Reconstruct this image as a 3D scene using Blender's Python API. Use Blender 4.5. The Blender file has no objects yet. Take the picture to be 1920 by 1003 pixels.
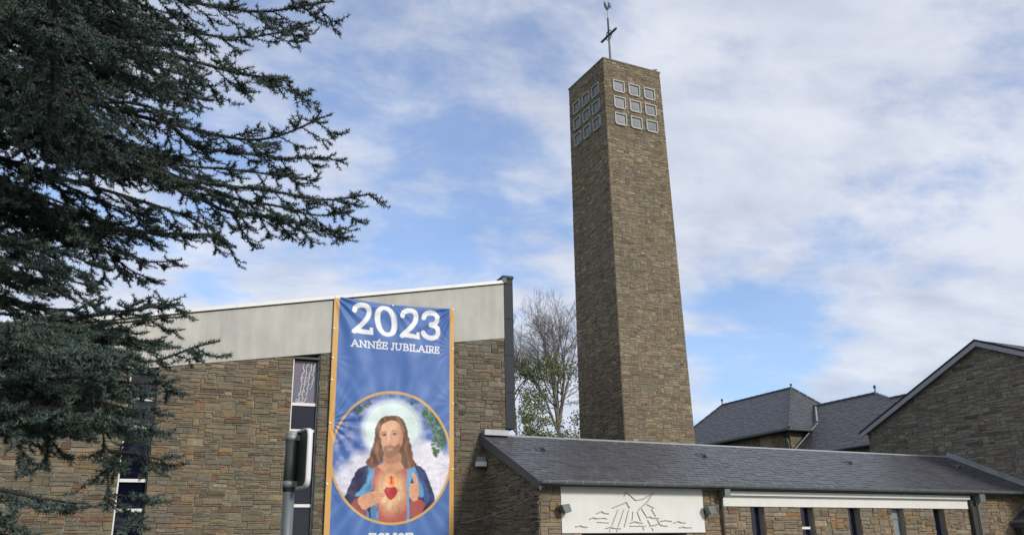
import bpy, math, random
import numpy as np
from mathutils import Matrix, Vector

rng = random.Random(7)
npr = np.random.default_rng(11)
scene = bpy.context.scene
COL = scene.collection
RAD = math.radians

# ------------------------------------------------------------------ camera
FOCAL, PITCH, ROLL, HEAD = 1650.08 / 1920.0, RAD(18.535), RAD(-1.201), RAD(63.168)
EYE = Vector((0.0, 0.0, 1.6))
_sh, _ch = math.sin(HEAD), math.cos(HEAD)
def _w(e, n, u):
    return Vector((_sh * e + _ch * n, -_ch * e + _sh * n, u))
_cp, _sp, _cr, _sr = math.cos(PITCH), math.sin(PITCH), math.cos(ROLL), math.sin(ROLL)
FWD = _w(0, _cp, _sp)
_up0, _e = _w(0, -_sp, _cp), _w(1, 0, 0)
RIGHT, UP = _e * _cr + _up0 * _sr, _up0 * _cr - _e * _sr
cam_data = bpy.data.cameras.new('camera')
cam_data.sensor_width = 36.0
cam_data.lens = FOCAL * 36.0
cam_data.clip_start, cam_data.clip_end = 0.05, 5000.0
cam = bpy.data.objects.new('camera', cam_data)
m3 = Matrix((RIGHT, UP, -FWD)).transposed()
cam.matrix_world = Matrix.Translation(EYE) @ m3.to_4x4()
COL.objects.link(cam)
scene.camera = cam

def view_share(p):
    """(x, y, distance): x, y in -1..1 inside the frame; used to rank pieces by how large they show"""
    v = Vector(p) - EYE
    f = v.dot(FWD)
    if f < 0.1:
        return 9, 9, 1e6
    return v.dot(RIGHT) / f * FOCAL * 2, v.dot(UP) / f * FOCAL * 2 * 1920 / 1003, v.length

# ------------------------------------------------------------------ sky, sun, exposure
SUN_EL, SUN_AZ = RAD(27), RAD(20)        # azimuth turned from the church's front (-Y) towards +X
sun_vec = Vector((math.sin(SUN_AZ) * math.cos(SUN_EL), -math.cos(SUN_AZ) * math.cos(SUN_EL), math.sin(SUN_EL)))
world = bpy.data.worlds.new('World')
scene.world = world
world.use_nodes = True
wn, wl = world.node_tree.nodes, world.node_tree.links
wn.clear()
def wnode(t, **kw):
    n = wn.new(t)
    for k, v in kw.items():
        setattr(n, k, v)
    return n
w_out = wnode('ShaderNodeOutputWorld')
w_bg = wnode('ShaderNodeBackground')
w_bg.inputs['Strength'].default_value = 0.118
w_sky = wnode('ShaderNodeTexSky', sky_type='NISHITA', sun_disc=False, sun_elevation=SUN_EL,
              sun_rotation=math.atan2(sun_vec.x, sun_vec.y), altitude=200, air_density=1.0, dust_density=0.6, ozone_density=2.2)
w_tc = wnode('ShaderNodeTexCoord')
w_sep = wnode('ShaderNodeSeparateXYZ')
wl.new(w_tc.outputs['Generated'], w_sep.inputs[0])
def wmath(op, a, b=None, clamp=False):
    n = wnode('ShaderNodeMath', operation=op, use_clamp=clamp)
    for i, v in enumerate((a, b)):
        if v is None:
            continue
        if isinstance(v, (int, float)):
            n.inputs[i].default_value = v
        else:
            wl.new(v, n.inputs[i])
    return n.outputs[0]
zc = wmath('ADD', wmath('MAXIMUM', w_sep.outputs['Z'], 0.0), 0.22)
w_cmb = wnode('ShaderNodeCombineXYZ')
wl.new(wmath('DIVIDE', w_sep.outputs['X'], zc), w_cmb.inputs[0])
wl.new(wmath('DIVIDE', w_sep.outputs['Y'], zc), w_cmb.inputs[1])
def wnoise(scale, detail, rough, dist, offs, stretch=(1, 1, 1), rot=0.0):
    mp = wnode('ShaderNodeMapping')
    mp.inputs['Location'].default_value = offs
    mp.inputs['Rotation'].default_value = (0, 0, rot)
    mp.inputs['Scale'].default_value = stretch
    wl.new(w_cmb.outputs[0], mp.inputs[0])
    n = wnode('ShaderNodeTexNoise')
    n.inputs['Scale'].default_value = scale
    n.inputs['Detail'].default_value = detail
    n.inputs['Roughness'].default_value = rough
    n.inputs['Distortion'].default_value = dist
    wl.new(mp.outputs[0], n.inputs['Vector'])
    return n.outputs['Fac']
n_big = wnoise(1.05, 3, 0.5, 0.3, (3.1, 1.7, 0), (1, 1.2, 1), RAD(20))
n_mid = wnoise(3.2, 8, 0.56, 0.3, (7.3, 2.2, 0), (1, 1.25, 1), RAD(35))
n_fine = wnoise(6.6, 8, 0.6, 0.25, (1.3, 9.2, 0), (1, 1.35, 1), RAD(40))
cover = wmath('ADD', wmath('ADD', wmath('MULTIPLY', n_big, 0.75), wmath('MULTIPLY', n_mid, 0.65)), wmath('MULTIPLY', n_fine, 0.52))
# thinner cloud in wide openings of the cover
def opening(direction, tight, amount):
    v = wnode('ShaderNodeVectorMath', operation='DOT_PRODUCT')
    wl.new(w_tc.outputs['Generated'], v.inputs[0])
    v.inputs[1].default_value = direction
    g = wmath('POWER', wmath('MAXIMUM', v.outputs['Value'], 0.0), tight)
    return wmath('MULTIPLY', g, amount)
OPENINGS = [((0.241, 0.829, 0.505), 26, 0.11), ((0.661, 0.717, 0.221), 300, 0.46), ((0.48, 0.83, 0.283), 90, 0.08), ((0.393, 0.856, 0.336), 90, 0.1), ((0.433, 0.755, 0.492), 150, 0.08)]
for dr, tg, am in OPENINGS:
    cover = wmath('SUBTRACT', cover, opening(dr, tg, am))
haze_low = wmath('POWER', wmath('SUBTRACT', 1.0, wmath('MAXIMUM', w_sep.outputs['Z'], 0.0), True), 7.0)
cover = wmath('ADD', cover, wmath('MULTIPLY', haze_low, 0.30))
w_ramp = wnode('ShaderNodeValToRGB')
w_ramp.color_ramp.interpolation = 'EASE'
w_ramp.color_ramp.elements[0].position = 0.65
w_ramp.color_ramp.elements[0].color = (0.20, 0.20, 0.20, 1)
w_ramp.color_ramp.elements[1].position = 0.98
w_ramp.color_ramp.elements[1].color = (0.93, 0.93, 0.93, 1)
wl.new(cover, w_ramp.inputs[0])
w_cl = wnode('ShaderNodeValToRGB')          # thin edges white, thick bellies bluish grey
w_cl.color_ramp.elements[0].position = 0.40
w_cl.color_ramp.elements[0].color = (4.45, 4.6, 5.05, 1)
w_cl.color_ramp.elements[1].position = 0.68
w_cl.color_ramp.elements[1].color = (2.95, 3.25, 4.0, 1)
n_shade = wnoise(2.1, 7, 0.6, 0.3, (4.4, 8.8, 0), (1, 1.5, 1), RAD(30))
wl.new(n_shade, w_cl.inputs[0])
w_mix = wnode('ShaderNodeMix', data_type='RGBA')
wl.new(w_ramp.outputs[0], w_mix.inputs['Factor'])
w_gain = wnode('ShaderNodeMix', data_type='RGBA', blend_type='MULTIPLY')
w_gain.inputs['Factor'].default_value = 1.0
wl.new(w_sky.outputs[0], w_gain.inputs['A'])
w_gain.inputs['B'].default_value = (0.90, 1.0, 1.15, 1)
wl.new(w_gain.outputs['Result'], w_mix.inputs['A'])
wl.new(w_cl.outputs[0], w_mix.inputs['B'])
wl.new(w_mix.outputs['Result'], w_bg.inputs['Color'])
wl.new(w_bg.outputs[0], w_out.inputs[0])

sun_data = bpy.data.lights.new('sun', 'SUN')
sun_data.energy = 2.0
sun_data.angle = RAD(9.0)
sun_data.color = (1.0, 0.94, 0.84)
sun = bpy.data.objects.new('sun', sun_data)
sun.rotation_euler = sun_vec.to_track_quat('Z', 'Y').to_euler()
sun.location = (0, -20, 40)
COL.objects.link(sun)
vs = scene.view_settings
vs.view_transform, vs.look, vs.gamma, vs.use_curve_mapping = 'Standard', 'None', 1.0, False
vs.exposure = 0.62

# ------------------------------------------------------------------ materials
MATS = {}
def material(name, base=(0.5, 0.5, 0.5), rough=0.7, metal=0.0, attr=None, noise=0.0, nscale=6.0, bump=0.0, bscale=30.0,
             spec=0.5, second=None, second_scale=1.5, second_amt=0.5, stretch=(1, 1, 1), streaks=0.0, sheen=None, gen='Object', trans=0.0):
    m = bpy.data.materials.new(name)
    m.use_nodes = True
    nt = m.node_tree
    n, l = nt.nodes, nt.links
    b = n['Principled BSDF']
    b.inputs['Roughness'].default_value = rough
    b.inputs['Metallic'].default_value = metal
    b.inputs['Specular IOR Level'].default_value = spec
    tc = n.new('ShaderNodeTexCoord')
    geo = n.new('ShaderNodeNewGeometry')
    pos = geo.outputs['Position'] if gen == 'World' else tc.outputs[gen]
    mp = n.new('ShaderNodeMapping')
    mp.inputs['Scale'].default_value = stretch
    l.new(pos, mp.inputs[0])
    vec = mp.outputs[0]
    if attr:
        a = n.new('ShaderNodeAttribute'); a.attribute_name = attr
        colr = a.outputs['Color']
    else:
        c = n.new('ShaderNodeRGB'); c.outputs[0].default_value = (*base, 1)
        colr = c.outputs[0]
    def tex(scale, detail=6, rg=0.6, v=None):
        t = n.new('ShaderNodeTexNoise')
        t.inputs['Scale'].default_value = scale
        t.inputs['Detail'].default_value = detail
        t.inputs['Roughness'].default_value = rg
        l.new(v if v is not None else vec, t.inputs['Vector'])
        return t.outputs['Fac']
    if second is not None:
        r = n.new('ShaderNodeValToRGB')
        r.color_ramp.elements[0].position, r.color_ramp.elements[1].position = 0.42, 0.68
        l.new(tex(second_scale, 7), r.inputs[0])
        f = n.new('ShaderNodeMath'); f.operation = 'MULTIPLY'; f.inputs[1].default_value = second_amt
        l.new(r.outputs[0], f.inputs[0])
        mx = n.new('ShaderNodeMix'); mx.data_type = 'RGBA'
        l.new(f.outputs[0], mx.inputs['Factor']); l.new(colr, mx.inputs['A'])
        mx.inputs['B'].default_value = (*second, 1)
        colr = mx.outputs['Result']
    if streaks:
        ms = n.new('ShaderNodeMapping'); ms.inputs['Scale'].default_value = (3.0, 3.0, 0.35)
        l.new(pos, ms.inputs[0])
        r = n.new('ShaderNodeMapRange')
        r.inputs['From Min'].default_value, r.inputs['From Max'].default_value = 0.3, 0.75
        r.inputs['To Min'].default_value, r.inputs['To Max'].default_value = 1.0, 1.0 - streaks
        l.new(tex(1.6, 6, 0.65, ms.outputs[0]), r.inputs[0])
        mx = n.new('ShaderNodeMix'); mx.data_type = 'RGBA'; mx.blend_type = 'MULTIPLY'
        mx.inputs['Factor'].default_value = 1.0
        l.new(colr, mx.inputs['A']); l.new(r.outputs[0], mx.inputs['B'])
        colr = mx.outputs['Result']
    if noise:
        r = n.new('ShaderNodeMapRange')
        r.inputs['From Min'].default_value, r.inputs['From Max'].default_value = 0.25, 0.75
        r.inputs['To Min'].default_value, r.inputs['To Max'].default_value = 1 - noise, 1 + noise
        l.new(tex(nscale, 8, 0.65), r.inputs[0])
        mx = n.new('ShaderNodeMix'); mx.data_type = 'RGBA'; mx.blend_type = 'MULTIPLY'
        mx.inputs['Factor'].default_value = 1.0
        l.new(colr, mx.inputs['A']); l.new(r.outputs[0], mx.inputs['B'])
        colr = mx.outputs['Result']
    l.new(colr, b.inputs['Base Color'])
    if bump:
        bp = n.new('ShaderNodeBump'); bp.inputs['Strength'].default_value = 0.8; bp.inputs['Distance'].default_value = bump
        l.new(tex(bscale, 6, 0.6), bp.inputs['Height'])
        l.new(bp.outputs[0], b.inputs['Normal'])
    if trans:
        b.inputs['Transmission Weight'].default_value = trans
    MATS[name] = m
    return m

material('stone', attr='col', rough=0.88, noise=0.28, nscale=9, bump=0.03, bscale=16, gen='World', spec=0.3,
         second=(0.15, 0.135, 0.105), second_scale=0.55, second_amt=0.45, stretch=(1, 1, 1.6), streaks=0.28)
material('mortar', base=(0.30, 0.265, 0.205), rough=0.95, noise=0.25, nscale=5, bump=0.01, bscale=40, gen='World', spec=0.2,
         second=(0.20, 0.176, 0.135), second_scale=1.1, second_amt=0.6)
material('mortar_dark', base=(0.185, 0.165, 0.125), rough=0.95, noise=0.3, nscale=5, bump=0.01, bscale=40, gen='World', spec=0.2,
         second=(0.13, 0.115, 0.09), second_scale=1.1, second_amt=0.6)
material('render_plaster', base=(0.46, 0.45, 0.42), rough=0.9, noise=0.10, nscale=1.8, bump=0.003, bscale=60, gen='World', spec=0.25,
         second=(0.56, 0.535, 0.48), second_scale=0.8, second_amt=0.6, streaks=0.2)
material('white_plaster', base=(0.66, 0.66, 0.63), rough=0.85, noise=0.05, nscale=3, bump=0.002, bscale=50, gen='World', spec=0.3, streaks=0.06)
material('relief_grey', base=(0.38, 0.36, 0.31), rough=0.85, noise=0.25, nscale=20, gen='World')  # grey-brown has the shade of incised lines put into the colour
material('white_metal', base=(0.68, 0.68, 0.67), rough=0.5, noise=0.05, nscale=4, gen='World')
material('slate', attr='col', rough=0.40, noise=0.08, nscale=14, bump=0.003, bscale=60, gen='World', spec=0.5,
         second=(0.062, 0.062, 0.064), second_scale=0.4, second_amt=0.5)
material('roof_deck', base=(0.03, 0.031, 0.036), rough=0.7)
material('zinc', base=(0.30, 0.32, 0.33), rough=0.5, metal=0.35, noise=0.12, nscale=6, gen='World', second=(0.20, 0.215, 0.22), second_scale=2.5, second_amt=0.6)
material('pale_zinc', base=(0.36, 0.375, 0.39), rough=0.45, metal=0.3, noise=0.1, nscale=5, gen='World')
material('gutter_zinc', base=(0.135, 0.155, 0.155), rough=0.5, metal=0.25, noise=0.15, nscale=7, gen='World')
material('anthracite', base=(0.013, 0.017, 0.026), rough=0.6, spec=0.3, noise=0.06, nscale=2, gen='World')
material('verge_grey', base=(0.062, 0.068, 0.074), rough=0.55, noise=0.12, nscale=5, gen='World')
material('verge_pale', base=(0.27, 0.285, 0.31), rough=0.55, noise=0.1, nscale=4, gen='World')
material('dark_metal', base=(0.03, 0.03, 0.03), rough=0.5)
material('steel', base=(0.15, 0.17, 0.18), rough=0.45, metal=0.35, noise=0.08, nscale=8, gen='World')
material('iron', base=(0.06, 0.07, 0.09), rough=0.7, spec=0.3)
material('tower_glass', base=(0.115, 0.13, 0.15), rough=0.3, noise=0.25, nscale=3, gen='World')
material('tower_inner', base=(0.075, 0.085, 0.10), rough=0.3, noise=0.2, nscale=4, gen='World')
material('dark_glass', base=(0.004, 0.005, 0.014), rough=0.04, spec=0.6)
material('frosted_glass', base=(0.20, 0.225, 0.25), rough=0.25, noise=0.18, nscale=5, gen='World')
material('violet_glass', base=(0.16, 0.13, 0.18), rough=0.2, noise=0.12, nscale=4, gen='World', second=(0.10, 0.15, 0.18), second_scale=1.6, second_amt=0.7)
material('tracery', base=(0.50, 0.48, 0.48), rough=0.7)
material('tower_frame', base=(0.36, 0.355, 0.335), rough=0.7, noise=0.15, nscale=8, gen='World')
material('jamb_grey', base=(0.16, 0.175, 0.19), rough=0.5)
material('banner_print', attr='col', rough=0.5, spec=0.35)
material('white_print', base=(0.9, 0.9, 0.9), rough=0.4)
material('sign_back', base=(0.05, 0.058, 0.05), rough=0.55, noise=0.1, nscale=10)
material('bark', base=(0.026, 0.022, 0.019), rough=0.9, noise=0.35, nscale=30, bump=0.01, bscale=60)
material('grey_bark', base=(0.15, 0.133, 0.118), rough=0.9, noise=0.3, nscale=8)
material('needles', attr='col', rough=0.6, spec=0.3)
material('leaf', attr='col', rough=0.55, spec=0.35)
material('brown_pipe', base=(0.055, 0.042, 0.036), rough=0.5)
material('cable', base=(0.3, 0.28, 0.24), rough=0.6)
material('grass', base=(0.05, 0.085, 0.028), rough=0.95, noise=0.4, nscale=1.5, gen='World', second=(0.085, 0.08, 0.035), second_scale=0.4, second_amt=0.5)
material('asphalt', base=(0.05, 0.05, 0.052), rough=0.9, noise=0.25, nscale=40, gen='World', bump=0.005, bscale=120)
material('paving', base=(0.22, 0.21, 0.195), rough=0.9, noise=0.2, nscale=6, gen='World')

# ------------------------------------------------------------------ helpers
def tag(o, label=None, cat=None, group=None, kind=None):
    if label: o['label'] = label
    if cat: o['category'] = cat
    if group: o['group'] = group
    if kind: o['kind'] = kind
    return o
def empty(name, loc=(0, 0, 0), rz=0.0, **kw):
    o = bpy.data.objects.new(name, None)
    o.empty_display_size = 0.3
    o.location = loc
    o.rotation_euler = (0, 0, rz)
    COL.objects.link(o)
    return tag(o, **kw)
def link(name, mesh, parent=None, **kw):
    o = bpy.data.objects.new(name, mesh)
    COL.objects.link(o)
    if parent is not None:
        o.parent = parent
    return tag(o, **kw)
class MB:
    """collects shapes; build() links them as one mesh object"""
    def __init__(self):
        self.v, self.f, self.c = [], [], []
    def add(self, verts, faces, col=None):
        o = len(self.v)
        self.v.extend([tuple(p) for p in verts])
        self.f.extend([tuple(i + o for i in f) for f in faces])
        if col is not None:
            self.c.extend([col] * len(verts))
        return self
    def box(self, x0, x1, y0, y1, z0, z1, col=None):
        v = [(x0, y0, z0), (x1, y0, z0), (x1, y1, z0), (x0, y1, z0), (x0, y0, z1), (x1, y0, z1), (x1, y1, z1), (x0, y1, z1)]
        return self.add(v, [(3, 2, 1, 0), (4, 5, 6, 7), (0, 1, 5, 4), (1, 2, 6, 5), (2, 3, 7, 6), (3, 0, 4, 7)], col)
    def prism(self, poly, fn, d0, d1, col=None):
        """polygon (a,b) pushed from depth d0 to d1; fn(a,b,d) -> point"""
        n = len(poly)
        v = [fn(a, b, d0) for a, b in poly] + [fn(a, b, d1) for a, b in poly]
        f = [tuple(range(n))[::-1], tuple(range(n, 2 * n))] + [(i, (i + 1) % n, n + (i + 1) % n, n + i) for i in range(n)]
        return self.add(v, f, col)
    def tube(self, pts, rad, sides=8, cap=True):
        pts = [Vector(p) for p in pts]
        if not isinstance(rad, (list, tuple)):
            rad = [rad] * len(pts)
        ring = []
        prev = None
        verts, faces = [], []
        for i, p in enumerate(pts):
            t = (pts[min(i + 1, len(pts) - 1)] - pts[max(i - 1, 0)]).normalized()
            if prev is None:
                a = t.orthogonal().normalized()
            else:
                a = (prev - t * prev.dot(t)).normalized()
            prev = a
            b = t.cross(a)
            for k in range(sides):
                w = 2 * math.pi * k / sides
                verts.append(p + (a * math.cos(w) + b * math.sin(w)) * rad[i])
        for i in range(len(pts) - 1):
            for k in range(sides):
                k2 = (k + 1) % sides
                faces.append((i * sides + k, i * sides + k2, (i + 1) * sides + k2, (i + 1) * sides + k))
        if cap:
            faces.append(tuple(range(sides))[::-1])
            faces.append(tuple(range((len(pts) - 1) * sides, len(pts) * sides)))
        return self.add(verts, faces)
    def mesh(self, name, mat, smooth=False):
        me = bpy.data.meshes.new(name)
        me.from_pydata(self.v, [], self.f)
        if self.c:
            a = me.color_attributes.new('col', 'FLOAT_COLOR', 'POINT')
            a.data.foreach_set('color', np.array([(*c, 1.0) for c in self.c], dtype=np.float32).ravel())
        me.materials.append(MATS[mat])
        if smooth:
            me.polygons.foreach_set('use_smooth', [True] * len(me.polygons))
        me.update()
        return me
    def build(self, name, mat, parent=None, smooth=False, **kw):
        return link(name, self.mesh(name, mat, smooth), parent, **kw)
def np_mesh(name, verts, faces, mat, cols=None, smooth=False):
    """fast mesh from arrays; faces (n,3) or (n,4)"""
    me = bpy.data.meshes.new(name)
    nv, nf, k = len(verts), len(faces), faces.shape[1]
    me.vertices.add(nv)
    me.vertices.foreach_set('co', np.asarray(verts, np.float32).ravel())
    me.loops.add(nf * k)
    me.loops.foreach_set('vertex_index', np.asarray(faces, np.int32).ravel())
    me.polygons.add(nf)
    me.polygons.foreach_set('loop_start', np.arange(0, nf * k, k, dtype=np.int32))
    if cols is not None:
        a = me.color_attributes.new('col', 'FLOAT_COLOR', 'POINT')
        c = np.ones((nv, 4), np.float32); c[:, :3] = cols
        a.data.foreach_set('color', c.ravel())
    me.materials.append(MATS[mat])
    me.update(calc_edges=True)
    me.validate()
    if smooth:
        me.polygons.foreach_set('use_smooth', [True] * nf)
    return me
def seg_arrays(P0, P1, R0, R1, sides=3):
    """prisms along many straight pieces at once"""
    P0, P1 = np.asarray(P0, float), np.asarray(P1, float)
    R0, R1 = np.asarray(R0, float), np.asarray(R1, float)
    t = P1 - P0
    t /= np.maximum(np.linalg.norm(t, axis=1, keepdims=True), 1e-9)
    ref = np.where(np.abs(t[:, 2:3]) > 0.9, np.array([[1.0, 0, 0]]), np.array([[0, 0, 1.0]]))
    a = np.cross(t, ref); a /= np.linalg.norm(a, axis=1, keepdims=True)
    b = np.cross(t, a)
    n = len(P0)
    V = np.zeros((n, 2 * sides, 3))
    for k in range(sides):
        w = 2 * math.pi * k / sides
        o = a * math.cos(w) + b * math.sin(w)
        V[:, k] = P0 + o * R0[:, None]
        V[:, sides + k] = P1 + o * R1[:, None]
    F = np.array([[k, (k + 1) % sides, sides + (k + 1) % sides, sides + k] for k in range(sides)])
    F = (F[None] + (np.arange(n) * 2 * sides)[:, None, None]).reshape(-1, 4)
    return V.reshape(-1, 3), F

# ------------------------------------------------------------------ masonry
def clip(poly, region):
    """convex clip (Sutherland-Hodgman); region counter-clockwise"""
    out = poly
    n = len(region)
    for i in range(n):
        (ax, ay), (bx, by) = region[i], region[(i + 1) % n]
        inp, out = out, []
        if not inp:
            return []
        def side(p):
            return (bx - ax) * (p[1] - ay) - (by - ay) * (p[0] - ax)
        for j in range(len(inp)):
            p, q = inp[j], inp[(j + 1) % len(inp)]
            sp, sq = side(p), side(q)
            if sp >= 0:
                out.append(p)
            if (sp >= 0) != (sq >= 0):
                t = sp / (sp - sq)
                out.append((p[0] + (q[0] - p[0]) * t, p[1] + (q[1] - p[1]) * t))
    return out
def area(p):
    return 0.5 * abs(sum(p[i][0] * p[(i + 1) % len(p)][1] - p[(i + 1) % len(p)][0] * p[i][1] for i in range(len(p))))
def lay_stones(region, r, size=(0.052, 0.046)):
    """irregular coursed rubble: packs low rectangles of mixed height into the region, bottom up"""
    us, vs_ = [p[0] for p in region], [p[1] for p in region]
    u0, v0 = min(us), min(vs_)
    uh, uw = size
    nu, nv = int(math.ceil((max(us) - u0) / uw)), int(math.ceil((max(vs_) - v0) / uh)) + 1
    occ = np.zeros((nv + 4, nu), bool)
    out = []
    for j in range(nv):
        i = 0
        while i < nu:
            if occ[j, i]:
                i += 1
                continue
            run = 1
            while i + run < nu and not occ[j, i + run]:
                run += 1
            h = r.choices((1, 2, 3, 4), (0.36, 0.42, 0.17, 0.05))[0]
            lo, hi = {1: (4, 13), 2: (4, 13), 3: (4, 11), 4: (4, 8)}[h]
            w = r.randint(lo, hi)
            if r.random() < 0.10:
                w = r.randint(2, 4)
            if run - w < 3:
                w = run
            if w > 17:
                w = w // 2
            w = min(w, run)
            while h > 1 and occ[j:j + h, i:i + w].any():
                h -= 1
            occ[j:j + h, i:i + w] = True
            g = 0.0055
            a0, a1, b0, b1 = u0 + i * uw + g, u0 + (i + w) * uw - g, v0 + j * uh + g, v0 + (j + h) * uh - g
            jit = lambda s: r.uniform(-s, s)
            q = [(a0 + jit(.012), b0 + jit(.008)), (a1 + jit(.012), b0 + jit(.008)), (a1 + jit(.012), b1 + jit(.008)), (a0 + jit(.012), b1 + jit(.008))]
            if w >= 7:      # a kink in the long edges
                m = r.uniform(0.3, 0.7)
                q.insert(3, (a1 + (a0 - a1) * m, b1 + jit(.008)))
                q.insert(1, (a0 + (a1 - a0) * m, b0 + jit(.008)))
            q = clip(q, region)
            if len(q) >= 3 and area(q) > 0.0008:
                out.append(q)
            i += w
    return out
PALETTES = {
    'warm': [((.200, .178, .132), 30), ((.170, .158, .124), 30), ((.225, .186, .126), 20), ((.255, .190, .108), 8), ((.285, .165, .080), 5),
             ((.205, .115, .070), 5), ((.115, .090, .066), 7), ((.290, .260, .198), 7), ((.182, .176, .152), 16)],
    'grey': [((.178, .164, .128), 32), ((.158, .150, .124), 30), ((.198, .172, .124), 16), ((.135, .112, .088), 8), ((.190, .124, .080), 4),
             ((.085, .068, .055), 5), ((.225, .208, .166), 8), ((.160, .157, .142), 14)],
    'hall': [((.205, .195, .160), 32), ((.188, .184, .160), 30), ((.222, .200, .152), 16), ((.165, .140, .112), 8), ((.190, .120, .082), 4),
             ((.085, .068, .056), 5), ((.250, .236, .195), 8), ((.188, .188, .175), 16)],
    'sunny': [((.245, .215, .155), 30), ((.210, .192, .148), 24), ((.270, .222, .148), 22), ((.290, .215, .122), 9), ((.300, .172, .085), 5),  # paler, tanner version of the warm mix, for the wing front
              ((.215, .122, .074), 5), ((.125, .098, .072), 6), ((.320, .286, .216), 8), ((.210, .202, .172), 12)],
    'tower': [((.222, .190, .132), 30), ((.190, .168, .122), 26), ((.246, .200, .128), 18), ((.305, .265, .190), 10), ((.238, .158, .092), 6),
              ((.128, .103, .075), 9), ((.192, .178, .144), 12)],
}
def stone_mesh(mb, poly, fn, r, proud, col):
    n = len(poly)
    cx, cy = sum(p[0] for p in poly) / n, sum(p[1] for p in poly) / n
    d = proud * r.uniform(0.55, 1.25)
    ring = []
    for a, b in poly:
        ring.append(fn(a, b, -0.012))
    for a, b in poly:
        ring.append(fn(a, b, d * 0.62))
    for a, b in poly:
        L = max(math.hypot(cx - a, cy - b), 1e-6)
        k = min(0.012 / L, 0.3)
        ring.append(fn(a + (cx - a) * k, b + (cy - b) * k, d + r.uniform(-0.005, 0.005)))
    ring.append(fn(cx + r.uniform(-.02, .02), cy + r.uniform(-.01, .01), d + r.uniform(-0.003, 0.009)))
    f = []
    for i in range(n):
        j = (i + 1) % n
        f.append((i, j, n + j, n + i))
        f.append((n + i, n + j, 2 * n + j, 2 * n + i))
        f.append((2 * n + i, 2 * n + j, 3 * n))
    mb.add(ring, f, col)
def pick_colour(pal, r):
    cols, wts = [p[0] for p in PALETTES[pal]], [p[1] for p in PALETTES[pal]]
    c = r.choices(cols, wts)[0]
    mean = [sum(q[i] * w for q, w in zip(cols, wts)) / sum(wts) for i in range(3)]
    t = 0.33 if pal == 'tower' else 0.20
    c = [v * (1 - t) + m * t for v, m in zip(c, mean)]
    gr = sum(c) / 3
    ds = 0.05 if pal == 'tower' else 0.0
    c = [(v * (1 - ds) + gr * ds) * w_ for v, w_ in zip(c, (1.15, 1.13, 1.09) if pal == 'hall' else (1.13, 1.07, 1.02) if pal == 'tower' else (0.98, 0.91, 0.83))]
    k = r.uniform(0.82, 1.16)
    return tuple(min(1, v * k * r.uniform(0.95, 1.05)) for v in c)
def build_masonry(walls, limit=300, hidden=None):
    """walls: list of (wall object, regions, fn local, palette, proud, size, matrix to world, outward normal in world, seed)
    The stones that show largest in the photograph become objects, the rest one joined part of the first wall."""
    all_st = []
    for wall, regions, fn, pal, proud, size, mw, nrm, seed in walls:
        r = random.Random(seed)
        for reg in regions:
            for q in lay_stones(reg, r, size=size):
                cu, cv = sum(p[0] for p in q) / len(q), sum(p[1] for p in q) / len(q)
                p = mw @ Vector(fn(cu, cv, 0))
                x, y, d = view_share(p)
                s = 0.0
                if abs(x) < 1.0 and abs(y) < 1.0 and not (hidden and hidden(p)):
                    s = area(q) / d ** 2 * max(0.05, -(p - EYE).normalized().dot(nrm))
                all_st.append((s, wall, q, fn, pal, proud))
    all_st.sort(key=lambda t: -t[0])
    r = random.Random(99)
    rest = {}
    for k, (s, wall, q, fn, pal, proud) in enumerate(all_st):
        col = pick_colour(pal, r)
        if k < limit and s > 0:
            mb = MB()
            stone_mesh(mb, q, fn, r, proud, col)
            mb.build('stone', 'stone', wall)
        else:
            stone_mesh(rest.setdefault(wall.name, (wall, MB()))[1], q, fn, r, proud, col)
    for wall, mb in rest.values():
        mb.build('small_stones', 'stone', wall, kind='stuff')
    print('masonry', len(all_st))

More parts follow.
